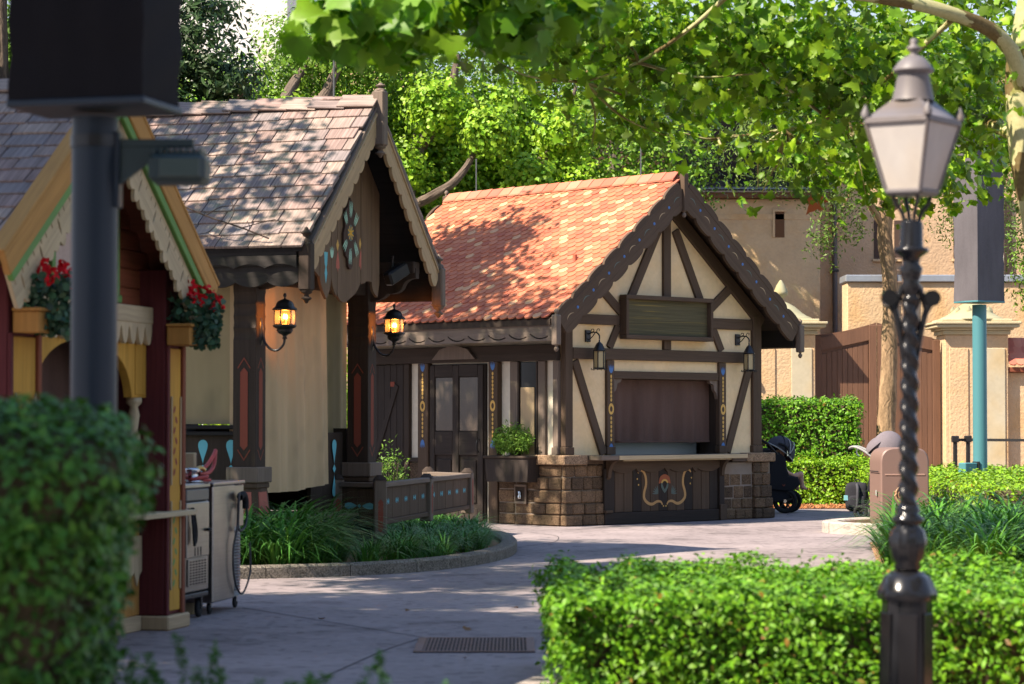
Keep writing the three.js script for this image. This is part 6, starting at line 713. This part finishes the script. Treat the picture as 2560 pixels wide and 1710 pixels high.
// ---------------------------------------------------------------- steel service carts beside the painted stall
{
  const g = thing('service_cart', 'steel service cart with vent grille and hanging black cord', 'cart', [-2.6, 0, -19.7], R(78)); M('cabinet', bx(0, .6, .22, .95, -.5, 0, .012), m.steel, g); M('top', bx(-.01, .61, 1.05, 1.09, -.51, .01, .01), m.steel, g); M('drawer_front', bx(.03, .57, .95, 1.045, -.02, .012, .008), mat(col(.10, .10, .10), { metalness: .6, roughness: .4 }), g); M('door', bx(.02, .56, .50, .94, .001, .018, .008), m.steel, g);
  const gr = M('vent_grille', bx(.07, .53, .27, .49, .001, .014, .006), m.steel, g); for (let i = 0; i < 6; i++) for (let j = 0; j < 9; j++) M('vent_slot', bx(.10 + i * .07, .14 + i * .07, .285 + j * .022, .296 + j * .022, .0142, .017, .001), m.rubber, gr);
  M('latch', bx(.47, .53, .70, .725, .018, .05, .006), m.rubber, g); for (let i = 0; i < 3; i++) M('printed_label', bx(.2 + i * .07, .225 + i * .07, .51, .58, .0185, .0195, .0003), m.rubber, g);
  M('cord', merged([tube([[.1, .90, .03], [.07, .8, .05], [.1, .66, .05], [.14, .62, .05], [.16, .7, .05], [.12, .82, .05], [.1, .9, .04]], .011, 40, 6), tube([[.1, .88, .03], [.05, .74, .06], [.08, .6, .06], [.13, .66, .05], [.1, .8, .05]], .011, 34, 6)]), m.rubber, g);
  M('frame', merged([bx(0, .6, .17, .21, -.5, 0, .008), bx(0, .04, .21, 1.05, -.5, -.46, .004)]), m.iron, g).name = 'base_frame'; for (const [x, z] of [[.08, -.05], [.5, -.05], [.08, -.45], [.5, -.45]]) { const w = M('caster', lathe([[0, -.02], [.05, -.02], [.068, -.012], [.07, 0], [.068, .012], [.05, .02], [0, .02]], 18).rotateX(Math.PI / 2), m.rubber, g, [x, .072, z]); M('caster_fork', bx(-.02, .02, .0, .1, -.03, .03, .004), m.iron, w); }
  const h = thing('service_cart', 'taller steel cart with louvred end panel and looped dark cord', 'cart', [-2.45, 0, -20.38], R(80)); M('cabinet', bx(0, .62, .1, 1.06, -.55, 0, .01), m.steel, h); M('cart_top', bx(-.005, .92, 1.06, 1.085, -.555, .005, .006), m.steel, h); M('end_bay', bx(.625, .91, .10, 1.055, -.5, -.035, .008), mat(col(.20, .25, .31), { metalness: .5, roughness: .4 }), h); for (let i = 0; i < 20; i++) M('louvre', cbox(.2, .008, .022, .002).rotateX(.5).translate(.76, .16 + i * .026, -.026), mat(col(.05, .06, .07), { roughness: .4 }), h); M('upper_panel', bx(.625, .905, .70, 1.05, -.034, -.005, .006), m.steel, h);
  M('cord', merged([tube([[.66, .92, .03], [.58, .98, .05], [.56, .85, .05], [.6, .68, .04], [.72, .68, .05], [.82, .78, .05], [.78, .93, .04], [.68, .93, .04]], .011, 50, 6), tube([[.62, .9, .03], [.56, .7, .04], [.48, .52, .03], [.5, .3, .03], [.6, .18, .03], [.72, .13, .04], [.92, .3, .05], [.94, .55, .04]], .009, 50, 6)]), mat(col(.03, .03, .033), { roughness: .6 }), h); M('cord_bundle', tube([[.63, .95, .04], [.70, .97, .05], [.77, .92, .05], [.78, .85, .05]], .03, 16, 8), m.rubber, h);
  for (const [x, z] of [[.84, -.06], [.1, -.06], [.1, -.5], [.84, -.5]]) { const w = M('caster', lathe([[0, -.015], [.035, -.015], [.05, -.01], [.052, 0], [.05, .01], [.035, .015], [0, .015]], 18).rotateX(Math.PI / 2), m.rubber, h, [x, .053, z]); M('caster_fork', bx(-.015, .015, .0, .075, -.022, .022, .003), m.chrome, w); }
  const t = thing('hose_reel', 'coil of red hose with brass fittings lying on the steel cart', 'hose', [-2.62, 1.09, -20.05], R(78)); M('hose', merged([tube([[.1, .02, .0], [.25, .02, .1], [.38, .02, 0], [.25, .02, -.12], [.08, .03, 0], [.22, .05, .09], [.34, .05, .0], [.2, .06, -.1], [.05, .05, 0]], .014, 70, 7), tube([[.2, .1, 0], [.36, .12, .02], [.5, .2, .04], [.58, .26, .04]], .016, 20, 7), tube([[.2, .07, .03], [.38, .08, .05], [.5, .13, .05], [.58, .26, .04]], .016, 20, 7)]), mat(col(.36, .045, .04), { roughness: .55 }), t); M('reel_body', lathe([[0, .12], [.06, .12], [.07, .1], [.05, .08], [.05, .04], [.1, .02], [.1, 0], [0, 0]], 16).translate(.17, .0, -.02), m.chrome, t); M('fitting', tube([[.15, .11, .02], [.22, .12, .04], [.27, .1, .05]], .018, 8, 8), mat(col(.45, .30, .10), { metalness: .8, roughness: .35 }), t);
  const u = thing('folded_board', 'pale upright board standing behind the service carts', 'board', [-2.72, 0, -20.5], R(78)); M('board', bx(0, .06, 0, 1.33, -.4, .1, .006), m.cream, u); M('board_edge', bx(.0605, .075, 0, 1.33, -.4, .1, .004), m.timberGrey, u);
}
// ---------------------------------------------------------------- litter bin
{
  const g = thing('litter_bin', 'brown round-topped litter bin with raised emblem behind the lamp post', 'bin', [5.66, 0, -36.3], R(5)); const bm = mat(col(.175, .112, .093), { roughness: .5 }); const sh = new THREE.Shape(); const w = .355; sh.moveTo(-w, 0); sh.lineTo(w, 0); sh.lineTo(w, .98); sh.quadraticCurveTo(w, 1.2, w - .22, 1.2); sh.lineTo(-w + .22, 1.2); sh.quadraticCurveTo(-w, 1.2, -w, .98); sh.lineTo(-w, 0);
  const body = M('body', ext(sh, .68, .02, 'y', 14).translate(0, 0, -.355), bm, g); const rs = new THREE.Shape(); const a = w - .045; rs.moveTo(-a, .1); rs.lineTo(a, .1); rs.lineTo(a, .96); rs.quadraticCurveTo(a, 1.15, a - .19, 1.15); rs.lineTo(-a + .19, 1.15); rs.quadraticCurveTo(-a, 1.15, -a, .96); rs.lineTo(-a, .1); M('front_panel', ext(rs, .012, .006, 'y', 12).translate(0, 0, .325), mat(col(.155, .096, .078), { roughness: .5 }), g); M('flap', bx(-a + .015, a - .015, .80, .82, .345, .352, .002, 'x'), mat(col(.33, .21, .17), { roughness: .45 }), g);
  M('emblem', merged([new THREE.TorusGeometry(.1, .012, 8, 28).scale(1, 1.15, 1), tube([[-.13, .05, 0], [-.09, .02, .01], [-.12, -.02, 0]], .01, 10), new THREE.TorusGeometry(.06, .008, 6, 20, 4)]).translate(-.04, .52, .35), mat(col(.36, .22, .12), { roughness: .4 }), g); M('side_line', bx(-w - .024, -w - .019, .845, .86, -.28, .28, .002, 'z'), m.rubber, g); M('side_tag', bx(-w - .024, -w - .019, .5, .58, .1, .17, .002), m.grey, g);
}
// ---------------------------------------------------------------- pram by the stone pier, backpack, second pram behind the bin
{
  const g = thing('stroller', 'black three-wheeled stroller parked by the stone pier of the stall', 'stroller', [4.62, 0, -42.7], R(20)); const fab = mat(col(.013, .013, .016), { roughness: .85 }), fab2 = mat(col(.05, .05, .06), { roughness: .75 });
  const wheel = (x, y, z, r, nm) => { const w = new THREE.Group(); w.name = nm; w.position.set(x, y, z); w.rotation.y = R(-22); g.add(w); M('tyre', new THREE.TorusGeometry(r - .03, .03, 10, 30), m.rubber, w); M('rim', new THREE.TorusGeometry(r - .065, .012, 8, 26), m.iron, w); for (let i = 0; i < 5; i++) M('spoke', cbox(.03, r - .07, .02, .005).translate(0, (r - .07) / 2, 0).rotateZ(i * 1.2566), m.iron, w); M('hub', new THREE.CylinderGeometry(.03, .03, .06, 12).rotateX(Math.PI / 2), m.chrome, w); };
  wheel(.02, .21, .12, .21, 'wheel'); wheel(.27, .20, -.18, .20, 'wheel'); wheel(-.42, .17, -.1, .17, 'wheel');
  M('seat', ext(shape([[-.30, .40], [.12, .36], [.30, .50], [.26, .62], [.06, .66], [.02, .95], [-.1, 1.05], [-.22, 1.0], [-.32, .7]]), .40, .03).translate(0, 0, -.25), fab, g); M('basket', ext(shape([[-.4, .2], [.2, .18], [.25, .38], [-.38, .42]]), .34, .02).translate(0, 0, -.22), fab, g);
  const hood = new THREE.SphereGeometry(.28, 26, 14, 0, Math.PI * 2, 0, Math.PI * .5).scale(1.0, 1.05, .78).rotateZ(-.62).translate(.0, 1.04, -.05); M('hood', hood, mat(col(.05, .05, .062), { roughness: .75, side: THREE.DoubleSide }), g); M('hood_trim', new THREE.TorusGeometry(.28, .011, 6, 40).rotateX(Math.PI / 2).scale(1, 1, .78).rotateZ(-.62).translate(.0, 1.04, -.05), m.grey, g); for (const k of [-.5, .1]) M('hood_seam', new THREE.TorusGeometry(.283, .006, 5, 30, Math.PI).scale(.78, 1.05, 1).rotateY(Math.PI / 2).rotateZ(-.62 - k).translate(0, 1.04, -.05), fab, g); for (const k of [.3, .75]) M('hood_rib', new THREE.TorusGeometry(.29, .008, 6, 24, Math.PI).scale(1, .95, 1).rotateY(Math.PI / 2).rotateZ(-k).translate(.05, 1.02, -.05), m.grey, g);
  M('frame', merged([tube([[-.02, .22, .1], [.1, .5, .14], [-.05, .9, .16], [-.3, 1.18, .16]], .016, 24, 8), tube([[.22, .24, -.2], [.12, .5, -.26], [-.05, .9, -.26], [-.3, 1.18, -.26]], .016, 24, 8), tube([[-.4, .2, -.08], [.0, .42, -.05], [.3, .5, -.05]], .018, 16, 8)]), m.iron, g).name = 'tube_frame'; M('handle', tube([[-.3, 1.18, .16], [-.42, 1.26, .1], [-.45, 1.28, -.05], [-.42, 1.26, -.2], [-.3, 1.18, -.26]], .022, 30, 8), m.rubber, g); M('hand_rest', tube([[-.12, 1.2, .17], [-.0, 1.15, .2], [.08, 1.0, .2]], .022, 14, 8), m.rubber, g); M('parcel_bag', bx(-.46, -.2, .92, 1.12, -.2, .1, .04), fab, g); M('buckle', bx(.02, .045, .98, 1.1, .185, .21, .004), m.chrome, g); M('emblem', tube([[-.06, .5, .2], [-.05, .475, .2], [-.03, .475, .2], [-.02, .5, .2]], .006, 10), m.rust, g);
  // seated child, mostly hidden by the hood: continuous body
  const skin = mat(col(.50, .27, .185), { roughness: .6 }); const bones = [[.05, .60, -.05, .08, .0, .86, -.05, .085], [0, .86, -.05, .05, 0, .93, -.05, .045], [.0, 1.0, -.05, .085, .01, 1.03, -.05, .085], [.06, .58, .02, .06, .36, .66, .03, .05], [.36, .66, .03, .05, .40, .45, .02, .038], [.40, .45, .02, .036, .46, .42, .02, .03], [.06, .58, -.12, .06, .34, .62, -.13, .05], [.34, .62, -.13, .05, .38, .42, -.13, .038], [.0, .84, .05, .04, .08, .7, .08, .032], [.08, .7, .08, .032, .2, .66, .06, .026], [0, .84, -.15, .04, .08, .7, -.17, .032], [.08, .7, -.17, .032, .2, .66, -.15, .026]];
  const res = 56, mc = new MarchingCubes(res, skin, false, false, 60000); mc.isolation = 0; const half = .4, C = V(.15, .72, -.05); const sm = (a, b, k) => { const h = Math.max(0, Math.min(1, .5 + .5 * (b - a) / k)); return b + (a - b) * h - k * h * (1 - h); };
  for (let k = 0; k < res; k++) for (let j = 0; j < res; j++) for (let i = 0; i < res; i++) { const x = C.x + (i / res * 2 - 1) * half, y = C.y + (j / res * 2 - 1) * half, z = C.z + (k / res * 2 - 1) * half; let d = 9; for (const b of bones) { const ax = b[4] - b[0], ay = b[5] - b[1], az = b[6] - b[2], px = x - b[0], py = y - b[1], pz = z - b[2], t = Math.max(0, Math.min(1, (px * ax + py * ay + pz * az) / (ax * ax + ay * ay + az * az + 1e-9))); const q = Math.hypot(px - t * ax, py - t * ay, pz - t * az) - (b[3] + (b[7] - b[3]) * t); d = sm(q, d, .025); } mc.field[k * res * res + j * res + i] = -d; }
  mc.update(); const G = new THREE.BufferGeometry(), n = mc.count; G.setAttribute('position', new THREE.Float32BufferAttribute(mc.positionArray.slice(0, n * 3), 3)); G.setAttribute('normal', new THREE.Float32BufferAttribute(mc.normalArray.slice(0, n * 3), 3)); G.scale(half, half, half).translate(C.x, C.y, C.z); G.computeVertexNormals(); const ch = M('person', G, skin, scene, [4.62, 0, -42.7], [0, R(20), 0]); tag(ch, 'small seated child with bare knee showing beyond the stroller hood', 'person');
  const b = thing('backpack', 'dark grey backpack with a blue tag standing by the litter bin', 'bag', [6.05, 0, -43.6], R(-15)); const bp = (w, h, d) => { const g2 = new THREE.SphereGeometry(1, 22, 16), p = g2.attributes.position; for (let i = 0; i < p.count; i++) { const q = (a, e) => Math.sign(a) * Math.pow(Math.abs(a), e); p.setXYZ(i, q(p.getX(i), .5) * w, h + q(p.getY(i), .45) * h, q(p.getZ(i), .5) * d); } g2.computeVertexNormals(); return g2; }; const bgm = mat(col(.035, .035, .043), { roughness: .85, map: T.cloth }); M('bag_body', bp(.20, .255, .13), bgm, b); M('front_pocket', bp(.15, .13, .06).translate(.02, .02, .11), bgm, b); M('shoulder_strap', tube([[.02, .48, .13], [.04, .40, .18], [.04, .2, .19], [.03, .04, .16]], .028, 16, 6), mat(col(.06, .06, .07)), b); M('bag_handle', tube([[-.04, .50, 0], [-.02, .55, 0], [.04, .55, 0], [.06, .50, 0]], .012, 12, 6), m.rubber, b); M('blue_tag', bx(-.21, -.12, .19, .28, .10, .12, .004), mat(col(.16, .36, .40)), b);
  const s2 = thing('stroller', 'grey-hooded stroller half hidden behind the litter bin', 'stroller', [5.95, 0, -40], R(-20)); const gf = mat(col(.19, .165, .185), { roughness: .85, map: T.cloth }); M('hood', new THREE.SphereGeometry(.27, 22, 12, 0, Math.PI * 2, 0, Math.PI * .6).scale(1.0, 1.15, .85).rotateZ(-.3).translate(.1, 1.12, 0), gf, s2); M('hood_flap', new THREE.SphereGeometry(.26, 18, 8, 0, Math.PI * 2, 0, Math.PI * .4).scale(.9, .8, .9).rotateZ(.7).translate(-.02, 1.12, .02), gf, s2); M('handle', tube([[0, .9, .15], [-.25, 1.1, .15], [-.42, 1.17, .13], [-.52, 1.14, .0], [-.42, 1.17, -.13], [-.25, 1.1, -.15], [0, .9, -.15]], .02, 40, 8), mat(col(.28, .28, .27), { roughness: .5 }), s2); M('brake_lever', tube([[-.36, 1.15, .14], [-.37, 1.06, .15], [-.33, 1.02, .15]], .012, 10, 6), m.chrome, s2); M('seat', ext(shape([[-.2, .45], [.25, .4], [.32, .6], [.25, 1.05], [-.1, 1.0]]), .4, .03).translate(0, 0, -.2), fab, s2); M('frame', merged([tube([[.3, .15, .2], [.1, .5, .2], [-.1, .85, .17]], .016, 16, 8), tube([[-.3, .12, .2], [0, .5, .2], [.2, .8, .17]], .016, 16, 8), tube([[.3, .15, -.2], [.1, .5, -.2], [-.1, .85, -.17]], .016, 16, 8), tube([[-.3, .12, -.2], [0, .5, -.2], [.2, .8, -.17]], .016, 16, 8)]), m.iron, s2).name = 'tube_frame'; for (const [x, z] of [[.3, .2], [.3, -.2], [-.3, .2], [-.3, -.2]]) M('wheel', new THREE.TorusGeometry(.09, .03, 8, 22), m.rubber, s2, [x, .12, z]);
}
{ const g = thing('fallen_twig', 'dry bare twig lying on the lower edge of the shake roof', 'twig', [-3.05, 3.56, -26.55]); const t = mat(col(.05, .035, .028)); M('stem', tube([[-.5, .35, -.25], [-.2, .22, -.1], [.15, .1, 0], [.45, -.02, .06]], .009, 14, 5), t, g); for (const q of [[[-.25, .24, -.12], [-.1, .34, -.2], [.1, .36, -.24]], [[0, .15, -.04], [.05, .3, -.18], [.0, .42, -.3]], [[.15, .1, 0], [.35, .16, -.06], [.5, .2, -.12]], [[-.1, .18, -.06], [-.2, .05, .05], [-.4, .02, .06]]]) M('twig_branch', tube(q, .005, 8, 4), t, g); }
// ---------------------------------------------------------------- drain grate, fallen leaves, near plants
{
  const g = thing('drain_grate', 'rectangular rusty drain grate set in the pavement', 'grate', [-.26, .004, -17.66]); const rust = mat(col(.23, .16, .14), { roughness: .7, map: T.plaster, metalness: .3 }); const fr = [[-.42, .42, -.55, -.51], [-.42, .42, .51, .55]]; for (const q of fr) M('grate_frame', bx(q[0], q[1], 0, .008, q[2], q[3], .002, 'x'), rust, g); for (const x of [-.42, .36]) M('grate_frame', bx(x, x + .06, 0, .009, -.51, .51, .002, 'z'), rust, g); M('grate_pit', bx(-.36, .36, -.002, .0008, -.51, .51, .0003), m.rubber, g); for (let i = 0; i < 27; i++) M('grate_bar', bx(-.355 + i * .0265, -.343 + i * .0265, .001, .007, -.508, .508, .0015, 'z'), rust, g); for (const z of [-.25, 0, .25]) M('cross_bar', bx(-.358, .358, .0072, .0085, z - .012, z + .012, .0005, 'x'), rust, g);
  const lf = [[-.85, -20.6, 'flat brown leaf on the pavement left of its two curled neighbours'], [.05, -20.8, 'curled brown leaf on the pavement, middle one of three in a row'], [.52, -20.6, 'upright curled brown leaf on the pavement near the hedge corner'], [-.35, -18.6, 'tiny brown leaf just beyond the drain grate'], [-.3, -16.5, 'tiny brown leaf on the near side of the drain grate'], [-1.5, -19.6, 'brown leaf on the pavement near the painted stall plinth']]; lf.forEach(([x, z, lb], i) => { const o = M('fallen_leaf', G_vine, mat(col(.16, .085, .04), { side: THREE.DoubleSide }), scene, [x, .03, z]); o.scale.setScalar(rr(.06, .11)); o.rotation.set(-Math.PI / 2 + rr(-.5, .5), rr(-.4, .4), rr(0, 6)); tag(o, lb, 'leaf', 'fallen leaves on the pavement'); });
  const plume = (label, x, z, h, n) => { const g2 = thing('foxtail_fern', label, 'fern', [x, 0, z]); const L1 = []; for (let s = 0; s < n; s++) { const a = rr(0, 6.283), lean = rr(.1, .5), hh = h * rr(.75, 1.05); for (let i = 0; i < 330; i++) { const t = rnd(), c = V(Math.cos(a) * lean * t * t * h, hh * t, Math.sin(a) * lean * t * t * h), w = .06 * Math.sin(Math.PI * Math.min(1, t * .9 + .1)) + .008; const d = V(rr(-1, 1), rr(-.3, 1), rr(-1, 1)).normalize(); L1.push({ p: c.addScaledVector(d, w * rr(.2, 1)), q: leafQ(d, .5), s: rr(.02, .04), c: tint(.3, .2) }); } } scatter('frond', G_long, F.hedgeDark, L1, g2); return g2; };
  plume('feathery dark fern nearest the lens at the bottom, left one', -1.08, -8.7, .80, 22); plume('feathery dark fern at the bottom edge, right of its neighbour', -.72, -8.6, .74, 12); plume('sparse fern sprigs at the bottom edge near the drain grate', -.35, -8.4, .72, 3);
}
scene.traverse(o => { if (o.isMesh) { o.castShadow = true; o.receiveShadow = true; } });
renderer.render(scene, camera);
